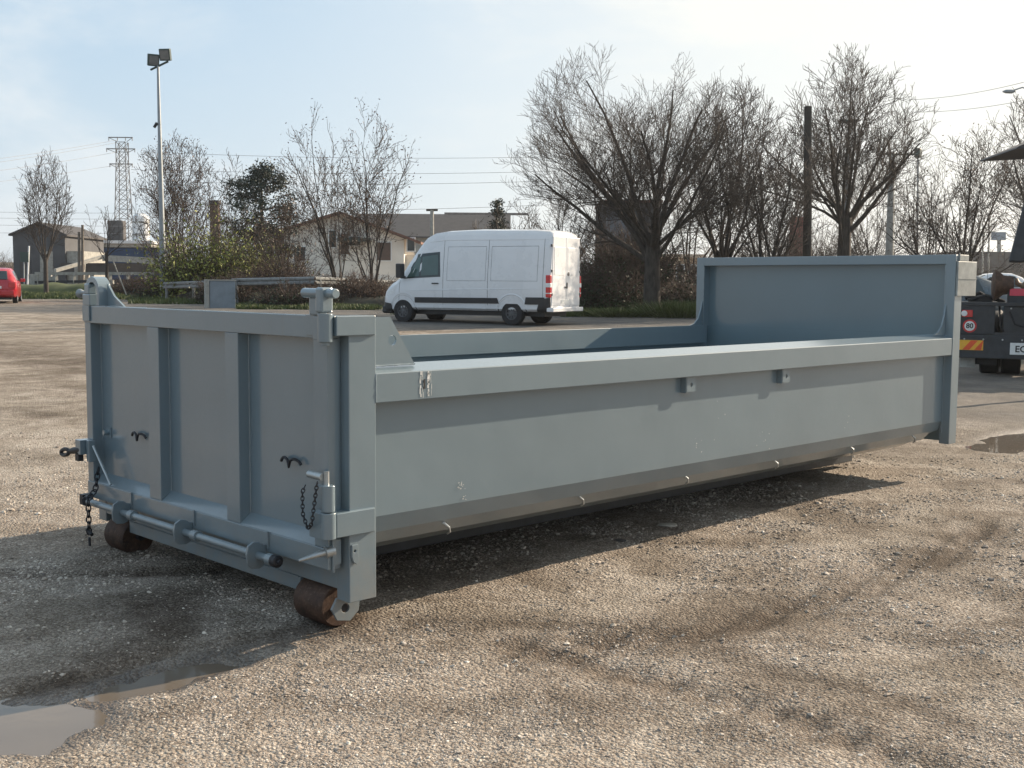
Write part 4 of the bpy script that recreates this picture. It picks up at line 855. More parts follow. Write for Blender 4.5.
# guard rail
RAILM = flat('dull_zinc_rail', (.24, .245, .24), .6, .3, 6, Metallic=.3)
def guardrail():
    t = thing('guard_rail', 'galvanised guard rail running behind the grey block', 'guard rail', G(230, 50))
    def seg(u0, u1, v0, v1, D0, D1):
        a = P(u0, v0, D0); b = P(u1, v1, D1); d = (b-a).normalized(); s = d.cross(Vector((0, 0, 1))).normalized(); m = MB()
        pr = [(0, -.155), (.05, -.12), (.05, -.05), (0, -.01), (0, .01), (.05, .05), (.05, .12), (0, .155)]
        v = [tuple(p-t.location+s*o+Vector((0, 0, z))) for p in (a, b) for o, z in pr]+[tuple(p-t.location+s*(o-.012)+Vector((0, 0, z))) for p in (a, b) for o, z in pr]
        n = len(pr); f = []
        for k in range(n-1): f += [(k, k+1, n+k+1, n+k), (2*n+k, 3*n+k, 3*n+k+1, 2*n+k+1)]
        m.add(v, f); m.obj('beam', RAILM, t, 0); L_ = (b-a).length
        for k in range(int(L_//3)+1):
            p = a+d*min(k*3+.3, L_); zg = float(gz0(p.x, p.y)); q = MB(); q.box(p.x-.06, p.x+.06, p.y-.04, p.y+.04, zg-.2, p.z+.05); q.v = [tuple(Vector(w)-t.location) for w in q.v]; q.obj('post', RAILM, t)
    seg(164, 212, 285.5, 284, 54, 50); seg(232, 315, 282, 280.5, 49, 46); seg(315, 420, 280.5, 285, 46, 52)
guardrail()
# roadside railing with sloping ramp parapet on the left
def bar(o, name, u0, v0, D0, u1, v1, D1, hgt, th, mat, parent=None):
    a = P(u0, v0, D0)-o; b = P(u1, v1, D1)-o; s = (b-a).cross(Vector((0, 0, 1))).normalized()*th; h = Vector((0, 0, hgt)); m = MB()
    m.hexa([tuple(q) for q in (a-s, b-s, b+s, a+s, a-s+h, b-s+h, b+s+h, a+s+h)]); return m.obj(name, mat, parent)
o = G(90, 80); t = thing('road_barrier', 'low pale road barrier with two rails in front of the ramp at the left', 'barrier', o)
bar(o, 'rail', 35, 275, 80, 155, 275, 80, .2, .06, CONC, t); bar(o, 'rail', 35, 283.5, 80, 155, 281.5, 80, .18, .06, DARKSTEEL, t)
for k in range(7): p = P(38+k*18, 276, 80); q = MB(); q.box(p.x-.1-o.x, p.x+.1-o.x, p.y-.1-o.y, p.y+.1-o.y, -.4, p.z-o.z+.1); q.obj('post', CONC, t)
o = G(85, 95); t = thing('ramp_parapet', 'long pale parapet of a road ramp climbing to the right', 'parapet', o)
bar(o, 'parapet', 55, 272.5, 92, 103, 258.5, 96, .28, .15, CONC, t); bar(o, 'parapet', 103, 261, 96, 175, 265, 96, .5, .15, CONC, t)
bar(o, 'embankment', 60, 274, 95, 170, 274, 99, .9, .3, ROOFD, t)
# grey block, left concrete slabs
o = G(221, 44.5); t = thing('concrete_block', 'blue-grey concrete block left standing at the end of the guard rail', 'block', o, VD-PI/2+.35)
wB = 28*44.5/F; hB = (306-279)*44.5/F
m = MB(); m.box(-wB/2+.1, wB/2, -.02, .35, -.1, hB); m.obj('block', CONCBL, t, .02); m = MB(); m.box(-wB/2-.06, -wB/2+.09, -.06, .39, -.1, hB+.05); m.obj('pale_edge', CONC, t, .015, label='pale weathered edge of the block')
m = MB(); m.box(-wB/2+.091, wB/2+.02, -.05, .38, hB+.001, hB+.05); m.obj('coping', CONC, t, .01)
o = G(43, 80); t = thing('concrete_wall', 'low rough concrete slab wall behind the red car', 'wall', o, VD-PI/2); m = MB(); m.box(-1.0, .55, 0, .3, -.3, 1.35); m.obj('slab', CONC, t, .03); m = MB(); m.box(.56, .95, -.05, .3, -.3, 1.2); m.obj('slab', CONC, t, .03)
o = G(104, 78); t = thing('concrete_wall', 'pale concrete slab between the young trees on the left verge', 'wall', o, VD-PI/2); m = MB(); m.box(-.65, .6, 0, .3, -.3, 1.0); m.obj('slab', CONC, t, .03)
# ------------------------------------------------------------------ buildings
def BX(name, lab, cat, u0, u1, vtop, D, depth, mat, rz=0):
    a = P(u0, 284, D); b = P(u1, 284, D); o = G((u0+u1)/2, D); w = (u1-u0)*D/F; h = (P((u0+u1)/2, vtop, D).z)-o.z
    t = thing(name, lab, cat, o, VD-PI/2+rz+math.atan(-(((u0+u1)/2-512)/F))*0)
    m = MB(); m.box(-w/2, w/2, 0, depth, -1, h); return t, w, h, m.obj('walls', mat, t)
def gable(t, w, depth, h, rise, mat, ov=.4, axis='y', name='roof', th=.15, xoff=0):
    m = MB()
    if axis == 'y':
        for s in (-1, 1): a = w/2+ov; z0 = h-ov*rise/(w/2); q = [(xoff, -ov, h+rise), (xoff+s*a, -ov, z0), (xoff+s*a, depth+ov, z0), (xoff, depth+ov, h+rise)]; m.hexa(q+[(x, y, z+th) for x, y, z in q])
    else:
        for s in (-1, 1):
            yc = depth/2; e = depth/2+ov; z0 = h-ov*rise/(depth/2); q = [(xoff-w/2-ov, yc, h+rise), (xoff+w/2+ov, yc, h+rise), (xoff+w/2+ov, yc+s*e, z0), (xoff-w/2-ov, yc+s*e, z0)]; m.hexa(q+[(x, y, z+th) for x, y, z in q])
    return m.obj(name, mat, t)
def win(t, x, z, w, h, mat=GLASS, y=0, frame=PLATEW):
    m = MB(); m.box(x-w/2-.08, x+w/2+.08, y-.05, y+.02, z-h/2-.08, z+h/2+.08); f = m.obj('window', frame, t); m = MB(); m.box(x-w/2, x+w/2, y-.07, y-.051, z-h/2, z+h/2); m.obj('pane', mat, f); return f
# dark gabled shed on the left
t, w, h, ww = BX('shed', 'dark grey gabled shed behind the bare tree at the left', 'shed', 14, 66, 235, 95, 9, SHEDW)
m = MB(); r_ = (235-224)*95/F; m.plate([(-w/2, h), (w/2, h), (0, h+r_)], [], .2, 1, 0); m.obj('gable', SHEDW, t); gable(t, w, 9, h, r_, ROOFD, .25)
win(t, .6, 1.9, .9, 2.6, CONC, 0, CONC); win(t, -1.2, 1.5, .8, 2.2, ROOFD, 0, SHEDW)
m = MB(); m.box(w/2-.1, w/2+1.4, .3, 6, -1, h*.72); m.obj('lean_to', CONC, t)
# long pale industrial hall
t, w, h, ww = BX('industrial_hall', 'long low pale hall with flat roof behind the dark posts', 'building', 66, 152, 243.5, 140, 15, CONC)
m = MB(); m.box(-w/2-.2, w/2+.2, -.4, 15.2, h+.002, h+.35); m.obj('roof_edge', TANKW, t)
for k in range(5): win(t, -w/2+1.5+k*2.0, h*.62, 1.2, 1.3, GLASS)
o = G(112, 115); t = thing('parked_lorry', 'blue covered lorry body behind the left verge', 'lorry', o, VD-PI/2)
m = MB(); HL = P(112, 248, 115).z-o.z; m.box(-2.3, 5.2, 0, 2.4, 1.0, HL); m.obj('cargo_cover', BLUET, t, .15)
m = MB(); m.box(-2.2, 5.0, .2, 2.2, .45, 1.0); m.obj('chassis', TRUCKBLK_SKIDSHADE, t)
m = MB(); m.box(-2.32, 5.22, -.02, 2.42, HL+.002, HL+.08); m.obj('cover_edge', ROOFD, t)
for x in (-1.4, 3.2, 4.2): m = MB(); m.lathe([(-.15, .3), (-.15, .5), (.15, .5), (.15, .3)], (x, .25, .5), (0, 1, 0), 16); m.obj('wheel', BLACKRUB, t, 0, True)
# white tank and silo
o = G(142, 150); t = thing('water_tank', 'white cylindrical tank beside the lattice pylon', 'tank', o); h = P(142, 214, 150).z-o.z
m = MB(); m.lathe([(0, 1.05), (h-.4, 1.05), (h, .5)], (0, 0, 0), (0, 0, 1), 20); m.obj('shell', TANKW, t, 0, True)
for k in range(3): m = MB(); m.lathe([(0, 1.07), (0, 1.12), (.15, 1.12), (.15, 1.07)], (0, 0, h-1.2-k*1.6), (0, 0, 1), 20); m.obj('band', CONC, t, 0, True)
o = G(118, 150); t = thing('hopper', 'small dark brown hopper behind the young tree', 'tank', o, VD-PI/2); h = P(118, 221, 150).z-o.z; m = MB(); m.box(-.9, .9, -.9, .9, h-2.6, h); m.obj('bin', ROOFD, t)
m = MB()
for a in (-.7, .7):
    for b in (-.7, .7): m.box(a-.1, a+.1, b-.1, b+.1, 0, h-2.6)
m.obj('stand', LATT, t)
# chimney
o = G(216, 92); t = thing('chimney', 'brown brick chimney above the green bushes', 'chimney', o, VD-PI/2); h = P(216, 201, 92).z-o.z
m = MB(); m.box(-.32, .32, -.3, .3, 0, h-.3); m.obj('stack', flat('brown_brick', (.15, .10, .075), .9, .3, 5, .02, 14), t); m = MB(); m.box(-.40, .40, -.38, .38, h-.3, h); m.obj('cap', ROOFD, t)
# white house with brown roof
t, w, h, ww = BX('white_house', 'off-white house with low brown tiled roof behind the leafless shrubs', 'house', 262, 404, 238, 85, 9, PLASTERW)
r_ = 30*85/F*.78; m = MB(); xr = 11*0; m.plate([(-w/2, h), (w/2, h), (w*.06, h+r_)], [], .2, 1, .001); m.obj('gable', PLASTERW, t)
m = MB()
for s, xe in ((-1, -w/2-.7), (1, w/2+1.3)):
    zz_ = h-(abs(xe)-w/2)*r_/(w/2); q = [(w*.06, -.8, h+r_), (xe, -.8, zz_), (xe, 9.6, zz_), (w*.06, 9.6, h+r_)]; m.hexa(q+[(x, y, z+.18) for x, y, z in q])
m.obj('roof', ROOFT, t)
px = lambda u: (u-333)*85/F
for u, v, a, b in ((278, 243, 1.0, 1.6), (333, 241, .5, 1.2), (345, 246, .6, 1.5), (355, 243, .8, .6), (384, 253, 1.0, 1.3), (300, 256, .8, 1.0), (411, 246, .5, .9)):
    f = win(t, px(u), (284-v)*85/F+.95, a, b, flat('brown_shutter', (.11, .075, .06), .7) if u in (278, 384, 345) else GLASS)
m = MB(); m.box(px(340), px(372), -1.2, -.01, (284-243)*85/F+.9, (284-243)*85/F+1.15); m.obj('awning', DKGREEN, t)
m = MB(); m.box(px(300), px(404), -3.3, -3.1, .2, 1.5); m.obj('garden_wall', PLASTERW, t)
m = MB(); m.box(px(404)+.0, px(422), 1, 8, -1, (284-243)*85/F); m.obj('side_wing', PLASTERW, t)
# long dark roof behind
t, w, h, ww = BX('barn', 'long dark-roofed building above the van cab', 'building', 355, 505, 236, 115, 10, CONC); gable(t, w, 10, h, (236-213)*115/F, ROOFD, .5, 'x')
t, w, h, ww = BX('rooftop_dormer', 'small dark hipped building with pale side above the van roof', 'building', 444, 470, 233, 100, 6, ROOFD); gable(t, w, 6, h, 1.3, ROOFD, .4, 'x'); m = MB(); m.box(w/2+.01, w/2+2.2, .4, 5, 0, h+.3); m.obj('side_wing', PLASTERW, t); win(t, 0, h*.8, 1.2, .6)
m = MB(); m.box(-w/2, w/2+5, .2, .4, h+1.55, h+1.75); m.obj('roof_rail', LATT, t)
# dark tower wall behind the big tree
t, w, h, ww = BX('ivy_tower', 'dark square ivy-covered building behind the big bare tree', 'building', 602, 660, 203, 56, 5, IVYW)
m = MB(); m.box(-w/2-.06, w/2+.06, -.06, 5.1, h+.002, h+.12); m.obj('flat_roof', ROOFT, t); 
m = MB(); m.box(-w/2+.15, -w/2+1.35, -.03, .0, h-1.9, h-.35); m.obj('metal_panel', flat('grey_blue_cladding', (.13, .14, .16), .6), t)
m = MB(); m.box(.1, .75, -.03, .0, 0, h-.4); m.obj('downpipe_panel', ROOFD, t)
# beige wall behind
t, w, h, ww = BX('beige_building', 'beige single-storey building seen through branches left of the front board', 'building', 655, 700, 258, 80, 7, PLASTERB)
m = MB(); m.box(-w/2-.3, w/2+.3, -.5, 7.3, h+.002, h+.25); m.obj('roof_slab', PLASTERB, t)
for u in (668, 680, 692): win(t, (u-677.5)*80/F, h*.55, .45, 1.5)
t, w, h, ww = BX('garden_wall', 'low pale wall with round openings right behind the van', 'wall', 580, 606, 264, 62, .3, CONC)
for x in (-.3, .45): m = MB(); m.lathe([(0, .26), (.03, .26)], (x, -.001, h*.6), (0, -1, 0), 16); m.obj('round_opening', ROOFD, t)
# red and white structure behind poles
t, w, h, ww = BX('red_hoarding', 'faded red hoarding half hidden behind the bare tree left of the wooden pole', 'hoarding', 789, 803, 217, 75, .3, flat('faded_red_board', (.20, .07, .055), .8))
t, w, h, ww = BX('low_building', 'long low hazy building on the right skyline', 'building', 955, 1090, 252, 160, 12, ROOFD)
t, w, h, ww = BX('pink_building', 'low rosy building on the far left skyline behind the shed', 'building', -60, 20, 262, 120, 10, PLASTERB)
# lattice pylon
def pylon():
    D = 250; b = G(125, D); H_ = P(125, 139, D).z-b.z; t = thing('lattice_pylon', 'tall steel lattice pylon carrying power lines at the left', 'pylon', b, VD-PI/2)
    w0, w1 = 1.9, 1.0; zs = np.linspace(0, H_-1, 16)
    hw = lambda z: lerp(w0, w1, min(1, z/H_*1.2))
    for sx_ in (-1, 1):
        for sy in (-1, 1): m = MB(); m.tube([(sx_*hw(z), sy*hw(z), z) for z in zs], .10, 5); m.obj('leg', LATT, t)
    m = MB()
    for a, b_ in zip(zs[:-1], zs[1:]):
        for s in (-1, 1):
            m.tube([(-hw(a), s*hw(a), a), (hw(b_), s*hw(b_), b_)], .065, 4); m.tube([(hw(a), s*hw(a), a), (-hw(b_), s*hw(b_), b_)], .065, 4)
            m.tube([(s*hw(a), -hw(a), a), (s*hw(b_), hw(b_), b_)], .065, 4); m.tube([(-hw(b_), s*hw(b_), b_), (hw(b_), s*hw(b_), b_)], .06, 4)
    tag(m.obj('bracing', LATT, t), kind='stuff')
    for z, ww_ in ((H_, 1.9), (H_-2.4, 2.4), (H_-5.6, 1.8)):
        m = MB(); m.tube([(-ww_-1, 0, z), (ww_+.4, 0, z)], .12, 5); m.tube([(-ww_-1, 0, z), (-hw(z), 0, z-.9)], .08, 4); m.tube([(ww_+.4, 0, z), (hw(z), 0, z-.9)], .08, 4)
        for x in (-ww_-.9, -ww_*.5, ww_*.4, ww_+.3): m.tube([(x, 0, z), (x, 0, z-.7)], .09, 5)
        m.obj('crossarm', LATT, t)
pylon()
WN = {}
def wire(u0, v0, D0, u1, v1, D1, sag=1.0, r=.022, label='thin power line crossing the sky', group='power lines'):
    a = P(u0, v0, D0); b = P(u1, v1, D1); m = MB(); m.tube([tuple(a.lerp(b, s)-Vector((0, 0, sag*4*s*(1-s)))) for s in np.linspace(0, 1, 13)], [r*.7*max(1, lerp(D0, D1, s)/90) for s in np.linspace(0, 1, 13)], 4)
    k = WN[group] = WN.get(group, 0)+1
    o = m.obj('power_line', WIRE); tag(o, ['topmost', 'second', 'third', 'lowest'][k-1]+' '+label if not (group.endswith('right') and k == 2) else 'lower '+label, 'cable', group)
L1 = 'of the four power lines running from the lattice pylon to the left edge'
for v0, v1 in ((160, 140), (164, 142.5), (172, 152), (182, 165)): wire(-60, v0+6, 200, 117, v1, 250, .3, .022, L1, 'power lines left of the pylon')
L2 = 'of the four thin lines low over the shed and hall at the left'
for v0, v1 in ((211, 213), (217, 219), (224, 226), (232, 233)): wire(-60, v0, 130, 200, v1, 130, .1, .02, L2, 'low lines over the left roofs')
L3 = 'of the four power lines over the house and van'
for v0, v1 in ((152, 157), (169, 171), (181, 180), (209, 203)): wire(150, v0, 180, 640, v1-3, 180, .8, .026, L3, 'power lines over the house')
L4 = 'power line rising to the top right corner'
for v0, v1 in ((100, 72), (112, 92)): wire(905, v0, 70, 1060, v1, 60, .3, .02, L4, 'power lines at the top right')
# ------------------------------------------------------------------ trees and shrubs
class Tubes:
    def __init__(s): s.V = []; s.Q = []; s.n = 0; s.tips = []
    def add(s, pts, rs, k):
        pts = np.asarray(pts); t = np.gradient(pts, axis=0); t /= np.linalg.norm(t, axis=1)[:, None]+1e-9
        ref = np.array([.3, .9, .2]) if abs(t[0][1]) < .8 else np.array([1., .1, .1])
        u = np.cross(t, ref); u /= np.linalg.norm(u, axis=1)[:, None]+1e-9; w = np.cross(t, u)
        a = np.arange(k)*2*PI/k; v = pts[:, None]+(u[:, None]*np.cos(a)[None, :, None]+w[:, None]*np.sin(a)[None, :, None])*np.asarray(rs)[:, None, None]
        m = len(pts); i = np.arange(m-1)[:, None]*k; j = np.arange(k)[None, :]; j2 = (j+1) % k
        q = np.stack([i+j, i+j2, i+k+j2, i+k+j], -1).reshape(-1, 4)+s.n
        s.V.append(v.reshape(-1, 3)); s.Q.append(q); s.n += m*k
    def obj(s, name, mat, parent): return mesh_np(name, np.concatenate(s.V), np.concatenate(s.Q), mat, parent, True)
def leaves(name, pts, size, mat, parent, r, k=1, jit=.15):
    pts = np.repeat(np.asarray(pts), k, 0); n = len(pts); c = pts+r.normal(0, jit, (n, 3)); a = r.normal(0, 1, (n, 3)); a /= np.linalg.norm(a, axis=1)[:, None]; b = np.cross(a, r.normal(0, 1, (n, 3))); b /= np.linalg.norm(b, axis=1)[:, None]+1e-9
    s_ = (size*r.uniform(.6, 1.4, n))[:, None]; v = np.stack([c-a*s_, c+b*s_*.45, c+a*s_, c-b*s_*.45], 1).reshape(-1, 3); q = np.arange(4*n).reshape(-1, 4)
    o = mesh_np(name, v, q, mat, parent); o['kind'] = 'stuff'; return o
def room(spec, p, d):
    c, e = spec['ell']; q = (p-c)/e; g = d/e; A = g@g; B = q@g; Cc = q@q-1; disc = B*B-A*Cc
    return (-B+math.sqrt(disc))/A if disc > 0 and Cc < 0 else .25
def grow(T, r, p, d, L, rad, lev, maxlev, spec):
    if lev >= 2: L = max(.18, min(L, room(spec, p, d)*r.uniform(.85, 1.12)))
    n = spec['seg'][lev]; pts = [p.copy()]; q = p.copy(); dd = d.copy(); step = L/n
    for i in range(n):
        dd = dd+r.normal(0, spec['wob'][lev], 3); dd[2] += spec['trop'][lev]; dd /= np.linalg.norm(dd); q = q+dd*step; pts.append(q)
    t = np.linspace(0, 1, n+1); rs = rad*(1-t*(1-spec['tip'][lev])); T[0 if lev <= spec['trunklev'] else 1].add(pts, np.maximum(rs, spec['rmin']), 7 if lev == 0 else (5 if lev == 1 else 3))
    if lev >= 2 and L < .42: lev = maxlev
    if lev >= maxlev: T[1].tips.append(pts[-1]); T[1].tips.append(pts[n//2]); return
    nc = spec['num'][lev]*(min(1.25, L/spec['ref'][lev]) if lev >= 2 else 1); nc = max(2, int(nc*r.uniform(.75, 1.3)))
    for k in range(nc):
        s = spec['from'][lev]+(1-spec['from'][lev])*((k+r.uniform(0, 1))/nc); i = min(n-1, int(s*n)); f = s*n-i; b = pts[i]*(1-f)+pts[i+1]*f
        ax = pts[i+1]-pts[i]; ax /= np.linalg.norm(ax); o = np.cross(ax, r.normal(0, 1, 3)); o /= np.linalg.norm(o)+1e-9; an = r.uniform(*spec['ang'][lev])
        nd_ = ax*math.cos(an)+o*math.sin(an)
        if nd_[2] < -.1 and r.random() < .8: nd_[2] *= -.6
        grow(T, r, b, nd_/np.linalg.norm(nd_), L*r.uniform(*spec['len'][lev])*(1-.35*s), rad*(1-s*(1-spec['tip'][lev]))*r.uniform(.27, .46), lev+1, maxlev, spec)
ASH = dict(seg=[6, 9, 7, 6, 4], wob=[.05, .09, .13, .15, .12], trop=[.02, .045, .05, .07, .12], tip=[.55, .22, .25, .3, .4], num=[0, 9, 8, 6, 0], ang=[(.3, .8), (.35, .9), (.45, 1.0), (.45, 1.0), (.3, .7)], len=[(1, 1), (.38, .62), (.4, .68), (.4, .7), (.4, .6)], rmin=.0075, trunklev=1)
ASH['from'] = [.3, .18, .15, .1, .1]; ASH['ref'] = [1, 1, 2.0, 1.0, 1]
def tree(name, label, u, D, vtop, limbs, spec=ASH, seed=1, trunk_h=1.8, trunk_r=.28, spread=1.0, low=.1, leaf=None, maxlev=4, group=None, lean=0, mats=(BARK, TWIG), left=0, cat='tree', ub=None, split=None, nl=1, lsz=.07, k1=1.0, wpx=120, cx=0):
    spec = dict(spec)
    r = np.random.default_rng(seed); b = G(ub or u, D); H_ = P(u, vtop, D).z-b.z; t = thing(name, label, cat, b, 0, group); T = [Tubes(), Tubes()]; sp0 = split or trunk_h; zc = sp0+(H_-sp0)*.40; spec['ell'] = (np.array([RT.x*cx*D/F, RT.y*cx*D/F, zc]), np.array([wpx*D/F/2, wpx*D/F/2, H_-zc]))
    rt = np.array(RT); fh = np.array((FW.x, FW.y, 0))/math.hypot(FW.x, FW.y)
    split = split or trunk_h
    pts = [np.array([0, 0, -.2]), np.array([0, 0, .0]), np.array([lean*.15, 0, split*.5]), np.array([lean*.3, .02, split])]
    T[0].add(pts, [trunk_r*1.25, trunk_r*1.1, trunk_r*.95, trunk_r*.8], 10)
    el_c, el_e = spec['ell']
    for k in range(limbs):
        az = 2*PI*(k*.618+r.uniform(0, .25)); cphi = lerp(.98, -.16, ((k+.5)/limbs)**1.15); sphi = math.sqrt(1-cphi*cphi)
        tgt = el_c+el_e*np.array([math.cos(az)*sphi, math.sin(az)*sphi, cphi]); st = np.array([lean*.3, 0, split*(.6+.4*r.random())])
        d = tgt-st; L = np.linalg.norm(d)*r.uniform(.74, .9)*k1; d = d/np.linalg.norm(d); d = d+r.normal(0, .07, 3)-np.array([0, 0, .10])*sphi; d /= np.linalg.norm(d)
        grow(T, r, st, d, L, trunk_r*r.uniform(.22, .42), 1, maxlev, spec)
    T[0].obj('trunk', mats[0], t); T[1].obj('crown', mats[1], t)
    if leaf: leaves('dead_leaves' if leaf is LEAFB else 'foliage', T[1].tips, lsz, leaf, t, r, nl)
    return t
def sp(**k): d = dict(ASH); d.update(k); return d
tree('bare_tree', 'largest bare tree with a broad fan crown, right of the van', 652, 40, 42, 17, sp(num=[0, 13, 9, 7, 0], rmin=.0052, wob=[.04, .075, .12, .14, .10], trop=[.02, .02, .035, .06, .12], ang=[(.3, .8), (.35, .8), (.45, .95), (.45, 1.0), (.3, .7)]), 12, 2.6, .30, 1.2, .02, split=2.6, wpx=255, cx=-30)
tree('bare_tree', 'bare tree pressed against the right side of the largest tree', 722, 46, 76, 12, sp(num=[0, 10, 8, 6, 0]), 5, 2.0, .2, .7, .05, wpx=130, cx=8)
tree('bare_tree', 'wide bare tree with upswept limbs behind the wooden pole', 843, 43, 50, 13, sp(num=[0, 11, 8, 6, 0], wob=[.05, .09, .14, .15, .12]), 23, 3.4, .27, 1.25, .1, split=3.6, wpx=190, cx=5)
tree('bare_tree', 'low tangled bare tree between the front board and the wooden pole', 768, 38.5, 105, 12, sp(num=[0, 10, 8, 5, 0]), 8, 1.0, .17, 1.1, .2, wpx=130, cx=0)
tree('bare_tree', 'open forked bare tree rising above the right end of the container', 966, 40, 116, 11, sp(num=[0, 9, 7, 5, 0], trop=[.02, .03, .05, .08, .1]), 14, .8, .16, .8, .1, leaf=LEAFB, lsz=.035, wpx=145, cx=-5)
tree('bare_tree', 'bare tree whose crown leans in from the right edge', 1045, 44, 82, 12, sp(num=[0, 10, 8, 5, 0]), 17, 2.5, .24, 1.2, .1, wpx=150, cx=0)
tree('bare_tree', 'thin bare tree between the concrete pole and the right forked tree', 925, 58, 138, 11, sp(num=[0, 7, 5, 4, 0]), 19, 1.6, .14, .8, .1, wpx=125, cx=0)
tree('bare_tree', 'pale bare tree in front of the gabled shed at the left', 43, 74, 150, 10, sp(num=[0, 9, 6, 4, 0], trop=[.02, .10, .08, .1, .12], rmin=.010), 31, 2.6, .15, .35, .02, ub=46, wpx=58, cx=0, k1=1.12)
tree('young_tree', 'small leaning bare tree left of the lamp mast with a support stake', 109, 66, 205, 6, sp(num=[0, 5, 4, 2, 0], rmin=.009), 33, 2.6, .10, 1.0, .2, ub=107, wpx=56, cx=-5, k1=1.12)
tree('bare_tree', 'slender many-stemmed bare tree behind the floodlight mast', 178, 62, 130, 12, sp(num=[0, 9, 6, 4, 0], trop=[.02, .05, .06, .09, .1], rmin=.010), 35, .8, .14, .75, .03, leaf=LEAFB, lsz=.05, wpx=95, cx=0, k1=1.12)
tree('leafy_shrub_tree', 'leaning thin tree with clinging dead leaves in front of the white house', 318, 50, 104, 7, sp(num=[0, 9, 6, 3, 0], rmin=.008), 41, .5, .15, .75, .02, leaf=LEAFB, ub=338, lsz=.045, nl=1, wpx=95, cx=-18, k1=1.12)
tree('leafy_shrub_tree', 'upright thin tree with clinging dead leaves left of the van cab', 372, 49, 104, 8, sp(num=[0, 9, 6, 3, 0], rmin=.008), 43, .5, .14, .6, .02, leaf=LEAFB, lsz=.045, nl=1, wpx=95, cx=5, k1=1.12)
tree('leafy_shrub_tree', 'lower spreading shrub tree with dead leaves beside the evergreen', 285, 52, 165, 10, sp(num=[0, 7, 6, 4, 0]), 47, .4, .10, 1.2, .1, leaf=LEAFB, lsz=.055, nl=1, wpx=80, cx=0)
tree('bare_tree', 'short bare tree behind the white van roof', 505, 75, 190, 7, sp(num=[0, 7, 5, 3, 0], rmin=.013), 51, 1.5, .13, 1.0, .1, wpx=80, cx=0)
tree('bare_tree', 'faint bare tree between chimney and evergreen', 232, 74, 148, 8, sp(num=[0, 7, 5, 3, 0], rmin=.012), 53, 1.5, .13, .7, .1, wpx=60, cx=0)
tree('bare_tree', 'dark bare tree right behind the ivy tower', 690, 60, 125, 9, sp(num=[0, 8, 6, 4, 0]), 57, 1.5, .16, .9, .1, wpx=110, cx=5)
tree('bare_tree', 'tangled bare tree low behind the pole and hooded lamp', 870, 62, 150, 11, sp(num=[0, 8, 6, 4, 0]), 59, 1.5, .14, 1.1, .1, wpx=130, cx=0)
tree('bare_tree', 'bare tree reaching over the van roof from behind', 560, 58, 170, 9, sp(num=[0, 8, 6, 4, 0], rmin=.009), 61, 1.2, .13, 1.1, .1, wpx=120, cx=0)
# evergreens
def evergreen(label, u, D, vtop, wpx, seed, n=5200, tiers=8, cone=False):
    r = np.random.default_rng(seed); b = G(u, D); H_ = P(u, vtop, D).z-b.z; w = wpx*D/F/2; t = thing('evergreen_tree', label, 'tree', b); T = Tubes()
    T.add([np.array([0, 0, 0]), np.array([.05, 0, H_*.5]), np.array([0, .05, H_*.93])], [.2, .13, .03], 8)
    P_ = []
    for k in range(tiers*9):
        f = r.random(); z = H_*lerp(.18, .95, f); rad = w*((1-f)**.8+.08 if cone else (max(0, 1-(abs(f-.45)/.56)**2.4)**.5+.05))*r.random()**.4*.98; a = r.uniform(0, 2*PI)
        e = np.array([math.cos(a)*rad, math.sin(a)*rad, z+(.1 if cone else r.uniform(-.1, .35))]); s = np.array([0, 0, z-.15]); T.add([s, (s+e)/2+np.array([0, 0, .05]), e], [.04, .025, .008], 3)
        m_ = n//(tiers*9); q = s+(e-s)*(.35+.65*r.random((m_, 1))**.6); P_.append(q+r.normal(0, 1, (m_, 3))*np.array([.26, .26, .16])*(1.5 if cone else 1.25)*w*.38)
    T.obj('trunk', BARK, t); o = leaves('needles', np.concatenate(P_), .085, LEAFE, t, r, 1, .03); return t
evergreen('dark flat-topped evergreen behind the dead-leaved shrubs', 262, 70, 165, 78, 71, 15000)
evergreen('small dark cone-shaped conifer above the van roof', 496, 78, 193, 36, 73, 5000, 6, True)
